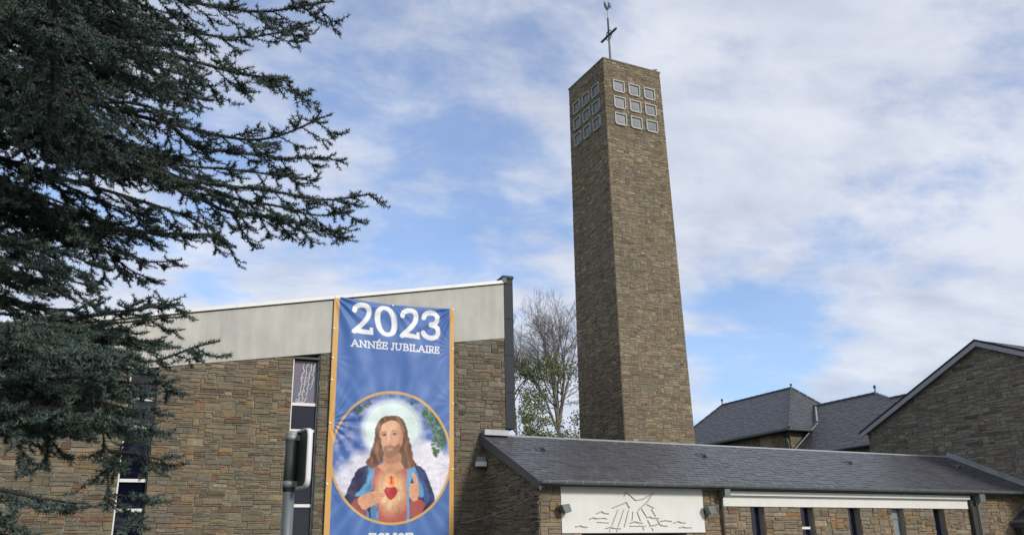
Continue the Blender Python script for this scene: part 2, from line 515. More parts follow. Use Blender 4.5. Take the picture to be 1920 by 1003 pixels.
# ------------------------------------------------------------------ slates
SLATE_COLS = [(.092, .094, .108), (.100, .101, .113), (.086, .088, .101), (.105, .103, .114), (.095, .094, .108)]
def slate_box(mb, a0, a1, b0, b1, fn, th, col):
    v = [fn(a0, b0, th), fn(a1, b0, th), fn(a1, b1, 0.002), fn(a0, b1, 0.002), fn(a0, b0, th * 2), fn(a1, b0, th * 2), fn(a1, b1, th), fn(a0, b1, th)]
    mb.add(v, [(4, 5, 6, 7), (0, 1, 5, 4), (1, 2, 6, 5), (3, 0, 4, 7)], col)
def lay_slates(part, polygon, fn, mw, nrm, r, wid=0.18, rise=0.168, th=0.007, limit=0, tone=1.0):
    us, vs_ = [p[0] for p in polygon], [p[1] for p in polygon]
    rows = int(math.ceil((max(vs_) - min(vs_)) / rise))
    todo = []
    for j in range(rows):
        b0 = min(vs_) + j * rise
        b1 = b0 + rise * 1.12
        mid = b0 + rise * 0.5
        xs = []
        n = len(polygon)
        for i in range(n):
            (ax, ay), (bx, by) = polygon[i], polygon[(i + 1) % n]
            if (ay <= mid < by) or (by <= mid < ay):
                xs.append(ax + (bx - ax) * (mid - ay) / (by - ay))
        if len(xs) < 2:
            continue
        lo, hi = min(xs), max(xs)
        a = lo - (wid * 0.5 if j % 2 else 0)
        while a < hi:
            a0, a1 = max(a, lo) + 0.002, min(a + wid, hi) - 0.002
            if a1 - a0 > 0.03:
                p = mw @ Vector(fn((a0 + a1) / 2, mid, 0))
                x, y, d = view_share(p)
                s = (a1 - a0) / d ** 2 if abs(x) < 1 and abs(y) < 1 else 0
                todo.append((s, a0, a1, b0 + r.uniform(-.004, .004), min(b1, max(vs_)), th * r.uniform(0.7, 1.5)))
            a += wid
    todo.sort(key=lambda t: -t[0])
    rest = MB()
    for k, (s, a0, a1, b0, b1, t) in enumerate(todo):
        kk = r.uniform(0.86, 1.14) * (0.72 if r.random() < .05 else 1.22 if r.random() < .05 else 1.0)
        c = tuple(v * kk * 0.76 * tone for v in r.choice(SLATE_COLS))
        if k < limit and s > 0:
            mb = MB()
            slate_box(mb, a0, a1, b0, b1, fn, t, c)
            mb.build('slate', 'slate', part)
        else:
            slate_box(rest, a0, a1, b0, b1, fn, t, c)
    if rest.v:
        rest.build('small_slates', 'slate', part, kind='stuff')
    print('slates', len(todo))

# ================================================================== the setting: ground
gm = MB()
N = 40
gv, gf = [], []
gx = np.concatenate([np.linspace(-900, -60, 8), np.linspace(-50, 90, 29), np.linspace(110, 900, 8)])
gy = np.concatenate([np.linspace(-900, -60, 8), np.linspace(-50, 90, 29), np.linspace(110, 900, 8)])
for y in gy:
    for x in gx:
        far = max(0.0, math.hypot(x - 15, y - 25) - 70)
        gv.append((x, y, -0.05 + 0.0 * far - 0.006 * far))
W_ = len(gx)
for j in range(len(gy) - 1):
    for i in range(W_ - 1):
        gf.append((j * W_ + i, j * W_ + i + 1, (j + 1) * W_ + i + 1, (j + 1) * W_ + i))
MB().add(gv, gf).build('ground', 'grass', kind='structure')
MB().box(-30, 40, -4.0, 3.2, -0.3, -0.046).build('road', 'asphalt', kind='structure')
MB().box(-30, 40, 3.2, 5.2, -0.3, 0.07).build('pavement', 'paving', kind='structure')
MB().box(9.0, 26.0, 5.2, 17.98, -0.3, -0.02).build('path', 'paving', kind='structure')

# ================================================================== church with the sloping roof
CH_LOC, CH_RZ = Vector((9.672, 20.912, 0)), -0.08797
church = empty('church', CH_LOC, CH_RZ, label='stone church with pale rendered gable band, sloping roof and tall slit windows', cat='church')
CH_M = Matrix.Translation(CH_LOC) @ Matrix.Rotation(CH_RZ, 4, 'Z')
ch_n = (CH_M.to_3x3() @ Vector((0, -1, 0)))
def chf(u, v, d):
    return (u, -d, v)
def fb(s): return 7.377 + 0.1525 * (s - 0.594)       # underside of the rendered band
def rt(s): return 9.0 + 0.1866 * (s - 0.592)         # roof edge
S0, W1, W2, W3, W4, S1 = -14.0, -8.60, -7.985, -4.955, -4.303, 0.592
regs = [[(S0, 0), (W1, 0), (W1, fb(W1)), (S0, fb(S0))], [(W2, 0), (W3, 0), (W3, fb(W3)), (W2, fb(W2))], [(W4, 0), (S1, 0), (S1, fb(S1)), (W4, fb(W4))]]
mb = MB()
for q in regs:
    mb.prism(q, chf, -0.40, 0.0)
for a, b in ((W1, W2), (W3, W4)):
    mb.prism([(a, 0), (b, 0), (b, 0.9), (a, 0.9)], chf, -0.40, -0.02)
ch_wall = mb.build('wall', 'mortar', church)
MB().prism([(S0, 0), (S1 - 0.02, 0), (S1 - 0.02, rt(S1) - 0.25), (S0, rt(S0) - 0.25)], chf, -10.0, -0.62).build('nave', 'mortar', church)
MB().prism([(S0, fb(S0)), (S1, fb(S1)), (S1, rt(S1) - 0.1), (S0, rt(S0) - 0.1)], chf, -0.40, 0.035).build('rendered_band', 'render_plaster', church)
rf = MB().prism([(S0 - .1, rt(S0 - .1) - 0.1), (S1, rt(S1) - 0.1), (S1, rt(S1) - 0.012), (S0 - .1, rt(S0 - .1) - 0.012)], chf, -10.2, 0.06).build('roof', 'roof_deck', church)
edge = MB()
for a, b in ((S0 - .1, -9.2), (-9.2, -6.4), (-6.4, -3.6), (-3.6, -0.9), (-0.9, S1 - .002)):
    MB().prism([(a + .003, rt(a) - 0.085), (b - .003, rt(b) - 0.085), (b - .003, rt(b)), (a + .003, rt(a))], chf, 0.062, 0.10).build('edge_trim', 'white_metal', rf)
# metal-clad fin on the corner
fin_core = MB().box(0.60, 0.845, 0.0, 10.0, 4.98, 9.04).build('corner_fin', 'dark_metal', church)
zs = [4.94, 5.89, 6.90, 7.92, 8.91, 9.06]
for a, b in zip(zs[:-1], zs[1:]):
    MB().box(0.594, 0.865, -0.035, 9.9, a + 0.006, b - 0.006).build('cladding_panel', 'anthracite', fin_core)
MB().box(0.56, 0.885, -0.06, 10.0, 9.07, 9.15).build('cap', 'anthracite', fin_core)
MB().box(0.545, 0.655, -0.11, 0.05, 8.93, 9.065).build('trim_end', 'verge_grey', fin_core)
# slit windows: dark panes between white transoms, grey jamb
def slit_window(a, b, bars, top_fn, first_violet):
    w = MB()
    w.box(a, a + 0.03, 0.10, 0.20, 0.9, top_fn(a) - 0.02)
    w.box(b - 0.035, b - 0.004, 0.06, 0.20, 0.9, top_fn(b) - 0.02)
    win = w.build('window', 'dark_metal' if not first_violet else 'jamb_grey', church)
    MB().box(a, a + 0.028, 0.05, 0.098, 0.9, top_fn(a) - 0.03).build('edge_strip', 'white_metal', win)
    lev = [0.9] + bars + [top_fn(a) - 0.04]
    for i in range(len(lev) - 1):
        z0, z1 = lev[i] + (0.035 if i else 0), lev[i + 1] - 0.035
        mt = 'violet_glass' if (first_violet and i == len(lev) - 2) else 'dark_glass'
        MB().box(a + 0.03, b - 0.036, 0.17, 0.19, z0, z1).build('pane', mt, win)
    for z in bars:
        MB().box(a + 0.03, b - 0.036, 0.115, 0.215, z - 0.035, z + 0.035).build('transom', 'white_metal', win)
    MB().box(a, b, 0.02, 0.22, top_fn(a) - 0.055, top_fn(a) - 0.005).build('head', 'dark_metal', win)
    return win
win_a = slit_window(W1, W2, [2.87, 3.51, 4.70, 5.33], fb, False)
win_b = slit_window(W3, W4, [2.98, 4.73, 5.37], fb, True)
# pale net of plaster behind the top pane
tr = MB()
r_ = random.Random(4)
def bar(p, q, w):
    (ax, az), (bx, bz) = p, q
    L = math.hypot(bx - ax, bz - az)
    nx, nz = -(bz - az) / L * w, (bx - ax) / L * w
    tr.add([(ax + nx, 0.168, az + nz), (ax - nx, 0.168, az - nz), (bx - nx, 0.168, bz - nz), (bx + nx, 0.168, bz + nz),
            (ax + nx, 0.160, az + nz), (ax - nx, 0.160, az - nz), (bx - nx, 0.160, bz - nz), (bx + nx, 0.160, bz + nz)],
           [(4, 5, 6, 7), (0, 4, 7, 3), (1, 2, 6, 5), (0, 1, 5, 4), (3, 7, 6, 2)])
rows = []
for k in range(12):
    z = 5.44 + k * 0.086
    lean = 0.17 + 0.010 * k
    row = [(W3 + lean + j * 0.085 + r_.uniform(-.02, .02) + 0.02 * (k % 2), z + r_.uniform(-.025, .025)) for j in range(4 if k > 3 else 3)]
    rows.append(row)
for k in range(11):
    for j, p in enumerate(rows[k]):
        q = rows[k + 1][min(j, len(rows[k + 1]) - 1)]
        bar(p, q, r_.uniform(.007, .013))
        if j + 1 < len(rows[k]) and r_.random() < 0.75:
            bar(p, rows[k][j + 1], r_.uniform(.004, .008))
for (x, z, rr) in ((W3 + .17, 5.46, .045), (W3 + .30, 5.70, .03), (W3 + .24, 6.02, .03)):
    pts = [(x + rr * math.cos(t), z + rr * math.sin(t)) for t in np.linspace(0, 2 * math.pi, 9)]
    for p, q in zip(pts[:-1], pts[1:]):
        bar(p, q, .008)
tr.build('tracery', 'tracery', win_b)
def behind_banner(p):
    q = CH_M.inverted() @ p
    return -3.95 < q.x < -0.95 and q.z < 8.0
build_masonry([(ch_wall, [regs[0]], chf, 'warm', 0.026, (.046, .046), CH_M, ch_n, 3), (ch_wall, [regs[1]], chf, 'warm', 0.026, (.046, .046), CH_M, ch_n, 4),
               (ch_wall, [regs[2]], chf, 'grey', 0.026, (.046, .046), CH_M, ch_n, 5)], hidden=behind_banner)

# ================================================================== tower
T_LOC = Vector((17.77, 25.80, 0))
tower = empty('bell_tower', T_LOC, label='tall square stone bell tower rising behind the slate roofed entrance wing', cat='tower')
T_M = Matrix.Translation(T_LOC)
TH = 19.75
def half(z): return 1.30 + (TH - z) * (0.125 / 14.45)
def tower_face(k):
    def fn(u, v, d):
        h = half(v)
        a = u / 1.425 * h          # u runs -1.425..1.425
        if k == 'front': return (a, -h - d, v)
        return (-h - d, -a, v)
    return fn
tw = MB()
ring = []
for z in (0.0, 5.0, 10.0, 15.0, TH - 0.03):
    h = half(z)
    ring += [(-h, -h, z), (h, -h, z), (h, h, z), (-h, h, z)]
faces = []
for i in range(4):
    for k in range(4):
        faces.append((i * 4 + k, i * 4 + (k + 1) % 4, i * 4 + 4 + (k + 1) % 4, i * 4 + 4 + k))
faces.append((16, 17, 18, 19))
tw.add(ring, faces)
t_wall = tw.build('wall', 'mortar_dark', tower)
t_regs = []
# wall left open around the nine windows of each face: strips between them
wc = (-0.762, 0.0, 0.762)
build_regs = [[(-1.425, 3.6), (1.425, 3.6), (1.425, 16.98), (-1.425, 16.98)], [(-1.425, 18.93), (1.425, 18.93), (1.425, TH), (-1.425, TH)]]
cols_ = [-1.425] + [v for c in wc for v in (c - .30, c + .30)] + [1.425]
for i in range(0, len(cols_), 2):
    build_regs.append([(cols_[i], 16.985), (cols_[i + 1], 16.985), (cols_[i + 1], 18.925), (cols_[i], 18.925)])
for c in wc:
    for z0, z1 in ((17.53, 17.69), (18.23, 18.39)):
        build_regs.append([(c - .295, z0), (c + .295, z0), (c + .295, z1), (c - .295, z1)])
def build_tower_windows(k):
    fn = tower_face(k)
    for c in wc:
        for zc_ in (17.25, 17.95, 18.65):
            a, b, h = c - 0.285, c + 0.285, 0.255
            ch_ = 0.07
            outer = [(a + ch_, zc_ - h), (b - ch_, zc_ - h), (b, zc_ - h + ch_), (b, zc_ + h), (a, zc_ + h), (a, zc_ - h + ch_)]
            t = 0.045
            inner = [(a + ch_ + .012, zc_ - h + t), (b - ch_ - .012, zc_ - h + t), (b - t, zc_ - h + ch_ + .012), (b - t, zc_ + h - t), (a + t, zc_ + h - t), (a + t, zc_ - h + ch_ + .012)]
            m = MB()
            n = 6
            v = [fn(p[0], p[1], -0.02) for p in outer] + [fn(p[0], p[1], 0.06) for p in outer] + [fn(p[0], p[1], 0.06) for p in inner] + [fn(p[0], p[1], 0.0) for p in inner]
            f = []
            for i in range(n):
                j = (i + 1) % n
                f += [(i, j, n + j, n + i), (n + i, n + j, 2 * n + j, 2 * n + i), (2 * n + i, 2 * n + j, 3 * n + j, 3 * n + i)]
            m.add(v, f)
            win = m.build('window', 'tower_frame', tower)
            MB().prism(inner, fn, -0.01, 0.012).build('pane', 'tower_glass', win)
            t2 = 0.05
            inn2 = [(p[0] + (c - p[0]) * 0.42, p[1] + (zc_ - 0.03 - p[1]) * 0.42) for p in inner]
            MB().prism(inn2, fn, 0.013, 0.022).build('inner_panel', 'tower_inner', win)
build_tower_windows('front')
build_tower_windows('side')
build_masonry([(t_wall, build_regs, tower_face('front'), 'tower', 0.014, (.040, .036), T_M, Vector((0, -1, 0)), 13),
               (t_wall, build_regs, tower_face('side'), 'tower', 0.014, (.040, .036), T_M, Vector((-1, 0, 0)), 14)])
h = half(TH) + 0.03
MB().box(-h, h, -h, h, TH - 0.02, TH + 0.035).build('coping', 'mortar_dark', tower)
hb = half(6.7)
MB().box(hb, hb + 0.10, -0.9, -0.84, 6.5, 6.75).build('bracket', 'zinc', tower)

# cross with weathercock
cross = empty('steel_cross', (17.76, 25.90, TH + 0.035), label='tall steel cross with a ring standing on the bell tower', cat='cross')
MB().tube([(0, 0, 0), (0, 0, 2.08)], [0.055, 0.042], 10).build('pole', 'steel', cross)
MB().tube([(0, 0, 2.08), (0, 0, 2.97)], [0.045, 0.035], 10).build('upper_pole', 'iron', cross)
cb = MB().tube([(0, -0.55, 2.16), (0, 0.55, 2.16)], 0.052, 10).build('crossbar', 'iron', cross)
MB().tube([(0, 0.205 * math.cos(t), 2.16 + 0.205 * math.sin(t)) for t in np.linspace(0, 2 * math.pi, 25)], 0.02, 6, cap=False).build('ring', 'iron', cross)
MB().tube([(0, 0, 2.97), (0, 0, 3.31)], 0.014, 6).build('rod', 'steel', cross)
cock = empty('weathercock', (17.76, 25.90, TH + 3.355), label='grey metal weathercock perched above the steel cross', cat='weathercock')
cock.scale = (.74, .74, .74)
def plate(pts, y0, y1):
    return MB().prism(pts, lambda a, b, d: (a, d, b), y0, y1)
body = [(-.20, .30), (-.22, .36), (-.17, .42), (-.20, .47), (-.15, .55), (-.10, .50), (-.09, .42), (-.03, .30), (.05, .26), (.12, .30), (.13, .20), (.09, .12),
        (.02, .07), (-.06, .06), (-.14, .11), (-.19, .20)]
bm_ = MB()
n = len(body)
bx_, bz_ = -0.04, 0.22
v = [(x, 0, z) for x, z in body]
k = 0.6
for s in (-1, 1):
    v += [(bx_ + (x - bx_) * k, s * 0.045, bz_ + (z - bz_) * k) for x, z in body]
f = []
for i in range(n):
    j = (i + 1) % n
    f += [(i, j, n + j, n + i), (j, i, 2 * n + i, 2 * n + j)]
f += [tuple(range(n, 2 * n)), tuple(range(2 * n, 3 * n))[::-1]]
bm_.add(v, f).build('body', 'iron', cock, smooth=False)
for i, (dx, dz, L) in enumerate(((.10, .60, 0), (.20, .60, 0), (.29, .52, 0), (.33, .40, 0), (.30, .27, 0))):
    p0 = Vector((.06, 0, .27))
    p3 = Vector((dx, 0.012 * (i - 2), dz - .02))
    p1 = p0 + Vector((.06, 0, .14 - .03 * i))
    p2 = p3 + Vector((-.03, 0, .06))
    pts = [p0 * (1 - t) ** 3 + p1 * 3 * t * (1 - t) ** 2 + p2 * 3 * t * t * (1 - t) + p3 * t ** 3 for t in np.linspace(0, 1, 8)]
    MB().tube(pts, [.025, .028, .028, .027, .025, .022, .018, .008], 6).build('tail_feather', 'iron', cock)
MB().tube([(-.05, 0, .08), (-.04, 0, 0), (-.08, 0, -.025)], [.022, .014, .010], 6).build('leg', 'iron', cock)
MB().tube([(.02, 0, .09), (.03, 0, .03), (0, 0, -.025)], [.024, .014, .010], 6).build('leg', 'iron', cock)
plate([(-.19, .46), (-.25, .45), (-.19, .49)], -.008, .008).build('beak', 'iron', cock)
plate([(-.19, .53), (-.19, .58), (-.165, .55), (-.15, .60), (-.13, .55), (-.105, .57), (-.11, .50)], -.006, .006).build('comb', 'iron', cock)

# small bird on the tower's far corner
bird = empty('bird', (18.93, 24.62, TH + 0.035), label='small dark bird sitting on the far corner of the tower top', cat='bird')
MB().tube([(-.13, 0, .075), (-.09, 0, .09), (-.02, 0, .095), (.05, 0, .115), (.085, 0, .16), (.11, 0, .175), (.145, 0, .165)], [.012, .035, .05, .045, .03, .026, .004], 8).build('body', 'dark_metal', bird, smooth=True)
MB().tube([(-.11, 0, .08), (-.22, 0, .05)], [.02, .014], 5).build('tail', 'dark_metal', bird)
for s in (-1, 1):
    MB().tube([(.0, s * .018, .06), (.005, s * .02, 0)], .005, 4).build('leg', 'dark_metal', bird)

# ================================================================== entrance wing (low building)
E_LOC = Vector((9.672, 18.0, 0))
wing = empty('entrance_wing', E_LOC, label='low stone entrance wing with long dark slate roof and narrow slit windows', cat='building')
E_M = Matrix.Translation(E_LOC)
def ef(u, v, d): return (u, -d, v)
def eg(u, v, d): return (-d, u, v)
LX = 17.62
slits = [(6.046, 6.495), (7.728, 8.180), (9.426, 9.872), (11.087, 11.548), (12.764, 13.213)]
e_regs = [[(0, 0), (.533, 0), (.533, 3.27), (0, 3.27)], [(.536, 0), (1.06, 0), (1.06, 2.205), (.536, 2.205)], [(4.0, 0), (4.547, 0), (4.547, 2.205), (4.0, 2.205)],
          [(4.55, 0), (5.10, 0), (5.10, 3.27), (4.55, 3.27)], [(14.245, 0), (LX, 0), (LX, 3.27), (14.245, 3.27)]]
edges = [5.103] + [v for s in slits for v in s] + [14.242]
for i in range(0, len(edges), 2):
    e_regs.append([(edges[i], 0), (edges[i + 1], 0), (edges[i + 1], 2.835), (edges[i], 2.835)])
mb = MB()
for q in e_regs:
    mb.prism(q, ef, -0.32, 0.0)
for a, b in slits:
    mb.box(a, b, 0.02, 0.32, 0, 0.75)
mb.box(.536, 4.547, 0.05, .32, 2.20, 3.27)
mb.box(5.103, 14.242, 0.05, .32, 2.84, 3.27)
e_wall = mb.build('wall', 'mortar', wing)
g_reg = [(0.0, 0), (2.93, 0), (2.93, 4.56), (0.0, 3.20)]
g_wall = MB().prism(g_reg, lambda u, v, d: (0.32 - 0.32 * d - 0.0, u + 0.001, v), 0, 1).build('gable_wall', 'mortar_dark', wing)
MB().box(0.4, LX, 5.4, 5.75, 0, 3.3).build('rear_wall', 'mortar_dark', wing)
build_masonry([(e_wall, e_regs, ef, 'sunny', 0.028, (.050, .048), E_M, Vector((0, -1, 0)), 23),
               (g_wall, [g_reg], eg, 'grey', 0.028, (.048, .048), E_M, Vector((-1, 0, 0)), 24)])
# white panel over the entrance with its relief
panel = MB().box(.536, 4.547, -0.045, 0.05, 2.215, 3.27).build('plaster_panel', 'white_plaster', wing)
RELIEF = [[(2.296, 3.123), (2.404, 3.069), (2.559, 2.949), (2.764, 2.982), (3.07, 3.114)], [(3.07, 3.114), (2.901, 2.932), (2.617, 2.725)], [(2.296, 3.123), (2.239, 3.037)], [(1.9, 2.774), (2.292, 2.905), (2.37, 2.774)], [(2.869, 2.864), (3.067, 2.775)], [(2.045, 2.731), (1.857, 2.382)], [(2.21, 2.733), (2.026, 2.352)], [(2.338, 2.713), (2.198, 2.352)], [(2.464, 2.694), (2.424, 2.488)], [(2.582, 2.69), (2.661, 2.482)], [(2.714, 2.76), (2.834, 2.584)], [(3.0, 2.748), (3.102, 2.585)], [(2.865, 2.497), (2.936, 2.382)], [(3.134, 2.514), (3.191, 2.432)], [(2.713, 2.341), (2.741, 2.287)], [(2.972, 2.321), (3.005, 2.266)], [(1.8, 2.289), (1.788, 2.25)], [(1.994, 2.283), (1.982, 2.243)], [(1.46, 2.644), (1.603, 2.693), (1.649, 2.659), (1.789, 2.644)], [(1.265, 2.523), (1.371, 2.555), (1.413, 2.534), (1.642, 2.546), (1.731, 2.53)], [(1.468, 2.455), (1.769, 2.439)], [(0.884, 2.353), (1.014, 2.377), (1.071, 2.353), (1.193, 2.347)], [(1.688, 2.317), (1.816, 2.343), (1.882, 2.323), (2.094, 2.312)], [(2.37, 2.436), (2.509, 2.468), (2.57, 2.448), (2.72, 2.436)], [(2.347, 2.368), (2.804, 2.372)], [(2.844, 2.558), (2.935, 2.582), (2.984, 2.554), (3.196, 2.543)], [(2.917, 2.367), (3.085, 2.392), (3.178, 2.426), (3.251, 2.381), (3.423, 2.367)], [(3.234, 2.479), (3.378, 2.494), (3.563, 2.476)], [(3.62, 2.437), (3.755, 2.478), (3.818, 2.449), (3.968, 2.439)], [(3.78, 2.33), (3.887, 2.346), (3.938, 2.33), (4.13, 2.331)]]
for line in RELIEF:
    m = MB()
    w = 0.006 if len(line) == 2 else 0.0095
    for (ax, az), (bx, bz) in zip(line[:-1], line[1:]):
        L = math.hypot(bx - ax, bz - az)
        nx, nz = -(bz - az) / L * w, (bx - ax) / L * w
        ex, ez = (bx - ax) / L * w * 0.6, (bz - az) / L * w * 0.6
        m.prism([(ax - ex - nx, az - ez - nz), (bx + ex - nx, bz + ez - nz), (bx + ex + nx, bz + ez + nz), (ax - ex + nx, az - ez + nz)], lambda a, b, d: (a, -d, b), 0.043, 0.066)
    m.build('relief_line', 'relief_grey', panel)  # raised strip, darkened to stand in for a groove's shadow
band = MB().box(5.103, 14.242, -0.055, 0.05, 2.838, 3.095).build('white_band', 'white_plaster', wing)
MB().box(5.103, 14.25, -0.16, 0.05, 3.098, 3.20).build('soffit_board', 'white_plaster', wing)
# slits: dark pane, grey jamb strip
for i, (a, b) in enumerate(slits):
    w = MB()
    w.box(b - 0.035, b - 0.003, 0.13, 0.20, 0.76, 2.83)
    w.box(a + 0.003, a + 0.03, 0.13, 0.20, 0.76, 2.83)
    win = w.build('slit_window', 'jamb_grey', wing)
    MB().box(a + 0.031, b - 0.036, 0.165, 0.18, 0.76, 2.83).build('pane', 'frosted_glass' if i == 3 else 'dark_glass', win)
    if i == 1:
        MB().box(a + 0.031, b - 0.036, 0.12, 0.162, 2.29, 2.35).build('transom', 'white_metal', win)
    if i == 3:
        MB().box(a + 0.031, b - 0.036, 0.14, 0.163, 2.55, 2.585).build('transom', 'jamb_grey', win)
# entrance door in shade below the panel
door = MB().box(1.07, 3.99, 0.55, 0.60, 0.0, 2.2).build('entrance_door', 'dark_glass', wing)
for x in (1.07, 2.0, 2.53, 3.06, 3.93):
    MB().box(x, x + 0.06, 0.49, 0.548, 0.0, 2.19).build('door_frame', 'dark_metal', door)
for x in (1.063, 3.94):
    MB().box(x - .002, x + 0.055, 0.321, 0.488, 0.0, 2.2).build('reveal', 'mortar_dark', door)
# roof
RY0, RZ0, RY1, RZ1 = -0.28, 3.30, 2.90, 4.755
RL = math.hypot(RY1 - RY0, RZ1 - RZ0)
rc, rs = (RY1 - RY0) / RL, (RZ1 - RZ0) / RL
def rfn(u, v, d): return (u, RY0 + v * rc - d * rs, RZ0 + v * rs + d * rc)
deck = MB()
deck.add([(-.10, RY0, RZ0 - .06), (LX, RY0, RZ0 - .06), (LX, RY1, RZ1 - .06), (-.10, RY1, RZ1 - .06), (-.10, RY0, RZ0), (LX, RY0, RZ0), (LX, RY1, RZ1), (-.10, RY1, RZ1)],
         [(3, 2, 1, 0), (4, 5, 6, 7), (0, 1, 5, 4), (1, 2, 6, 5), (2, 3, 7, 6), (3, 0, 4, 7)])
deck.add([(1.0, RY1, RZ1 - .06), (LX, RY1, RZ1 - .06), (LX, 6.05, 3.25), (1.0, 6.05, 3.25), (1.0, RY1 + .001, RZ1), (LX, RY1 + .001, RZ1), (LX, 6.05, 3.31), (1.0, 6.05, 3.31)],
         [(3, 2, 1, 0), (4, 5, 6, 7), (0, 1, 5, 4), (1, 2, 6, 5), (2, 3, 7, 6), (3, 0, 4, 7)])
roof = deck.build('roof', 'roof_deck', wing)
lay_slates(roof, [(-.10, 0), (LX, 0), (LX, RL), (-.10, RL)], rfn, E_M, None, random.Random(31), limit=300)
m = MB()
m.add([rfn(.62, RL - .09, .022), rfn(LX, RL - .09, .022), rfn(LX, RL + .012, .03), rfn(.62, RL + .012, .03)], [(0, 1, 2, 3)])
m.add([rfn(.62, RL - .09, .004), rfn(LX, RL - .09, .004), rfn(LX, RL - .09, .022), rfn(.62, RL - .09, .022)], [(0, 1, 2, 3)])
m.add([(.62, RY1, RZ1 + .03), (LX, RY1, RZ1 + .03), (LX, RY1 + .14, RZ1 - .03), (.62, RY1 + .14, RZ1 - .03)], [(0, 1, 2, 3)])
m.build('ridge_cap', 'pale_zinc', roof)
MB().box(-.10, .60, 2.66, 2.82, 4.73, 4.87).build('wall_flashing', 'zinc', roof)
# verge board on the gable
m = MB()
vb = [(RY0 - .02, RZ0 + .02), (RY1 - .02, RZ1 + .02), (RY1 - .02, RZ1 - .24), (RY0 - .02, RZ0 - .17)]
m.prism(vb, lambda a, b, d: (d, a, b), -.145, -.103)
m.build('verge_board', 'verge_grey', wing)
MB().prism([(RY0, RZ0 - .07), (RY1 - .02, RZ1 - .07), (RY1 - .02, RZ1 - .11), (RY0, RZ0 - .11)], lambda a, b, d: (d, a, b), -.10, -.01).build('verge_soffit', 'dark_metal', wing)
m = MB()
fl = [rfn(0, -.05, .02), rfn(0, RL + .06, .02), rfn(0, RL + .06, .17), rfn(0, -.05, .15)]
m.prism([(p[1], p[2]) for p in fl], lambda a, b, d: (d, a, b), LX - .05, LX - .006)
m.add([rfn(LX - .22, -.02, .024), rfn(LX - .05, -.02, .03), rfn(LX - .05, RL, .03), rfn(LX - .22, RL, .024)], [(0, 1, 2, 3)])
m.build('side_flashing', 'zinc', roof)
for x, y in ((1.113, 1.89), (6.212, 1.906), (11.678, 1.842), (16.6, 1.876)):
    v0 = (y - RY0) / rc
    m = MB()
    m.add([rfn(x - .16, v0 - .11, .02), rfn(x + .16, v0 - .11, .02), rfn(x + .16, v0 + .16, .03), rfn(x - .16, v0 + .16, .03),
           rfn(x - .07, v0 - .10, .022), rfn(x, v0 - .11, .10), rfn(x + .07, v0 - .10, .022), rfn(x, v0 + .15, .032)],
          [(0, 1, 2, 3), (4, 5, 7), (5, 6, 7)])
    vt = m.build('roof_vent', 'verge_grey', roof)
    MB().add([rfn(x - .055, v0 - .098, .024), rfn(x, v0 - .098, .085), rfn(x + .055, v0 - .098, .024)], [(0, 2, 1)]).build('opening', 'dark_metal', vt)
# eaves: fascia, gutter and brackets
MB().box(-.09, LX, RY0 + .002, RY0 + .04, 3.215, 3.285).build('eaves_board', 'verge_grey', wing)
MB().box(-.09, LX, RY0 + .04, -.02, 3.245, 3.275).build('eaves_soffit', 'dark_metal', wing)
gut = MB()
prof = [(-.075 * math.cos(t), -.075 * math.sin(t)) for t in np.linspace(0, math.pi, 9)]
prof = [(-.083, .012), (-.083, .0)] + prof
gy0, gz0 = RY0 - .078, 3.325
v = []
for x in (-.12, LX):
    v += [(x, gy0 + a, gz0 + b) for a, b in prof]
n = len(prof)
gut.add(v, [(i, i + 1, n + i + 1, n + i) for i in range(n - 1)])
gut.add([(-.121, gy0 + a, gz0 + b) for a, b in prof], [tuple(range(n))])
gutter = gut.build('gutter', 'gutter_zinc', wing)
x = 0.05
while x < LX:
    m = MB()
    pr = [(-.079 * math.cos(t), -.079 * math.sin(t)) for t in np.linspace(-0.1, math.pi * .9, 7)]
    v = []
    for xx in (x, x + .022):
        v += [(xx, gy0 + a, gz0 + b) for a, b in pr]
    m.add(v, [(i, i + 1, 7 + i + 1, 7 + i) for i in range(6)])
    m.build('gutter_bracket', 'zinc', gutter)
    x += 0.425
# downpipes
pipe = MB().tube([(5.10, -.30, 3.26), (5.10, -.22, 3.14), (5.10, -.09, 3.02), (5.10, -.09, 0.0)], .036, 8).build('downpipe', 'brown_pipe', wing)
MB().box(5.02, 5.19, -.34, -.12, 3.06, 3.24).build('hopper', 'gutter_zinc', pipe)
pipe2 = MB().box(14.262, 14.49, -.15, -.02, 0.0, 3.08).build('downpipe', 'dark_metal', wing)
MB().tube([(14.60, -.20, 3.2), (14.52, -.20, 3.06), (14.50, -.19, 2.9), (14.50, -.19, 0.0)], .03, 8).build('pipe_run', 'gutter_zinc', pipe2)
MB().box(14.42, 14.66, -.36, -.06, 3.02, 3.24).build('hopper', 'gutter_zinc', pipe2)

# floodlights beside the panel and on the church wall
def panel_lamp(x, label):
    o = empty('wall_floodlight', (9.672 + x, 17.955, 2.74), label=label, cat='floodlight', group='floodlights on the entrance wing')
    MB().box(-.035, .035, -.06, .03, -.07, .05).build('bracket', 'dark_metal', o)
    hs = MB().prism([(-.10, .07), (.09, .10), (.15, -.06), (-.02, -.10)], lambda a, b, d: (a, -d, b), .06, .24)
    hs.build('housing', 'gutter_zinc', o)
    MB().prism([(-.013, -.104), (.142, -.068), (.140, -.076), (-.012, -.112)], lambda a, b, d: (a, -d, b), .07, .23).build('lens', 'frosted_glass', o)
panel_lamp(.52, 'grey wedge floodlight at the panel end nearest the church gable')
panel_lamp(4.60, 'grey wedge floodlight between the white panel and the brown downpipe')
fl_o = empty('church_floodlight', CH_M @ Vector((-.165, -.03, 4.0)), CH_RZ, label='small white box floodlight on the church wall beside the banner', cat='floodlight')
MB().box(-.09, .09, -.03, .0, -.02, .18).build('bracket', 'dark_metal', fl_o)
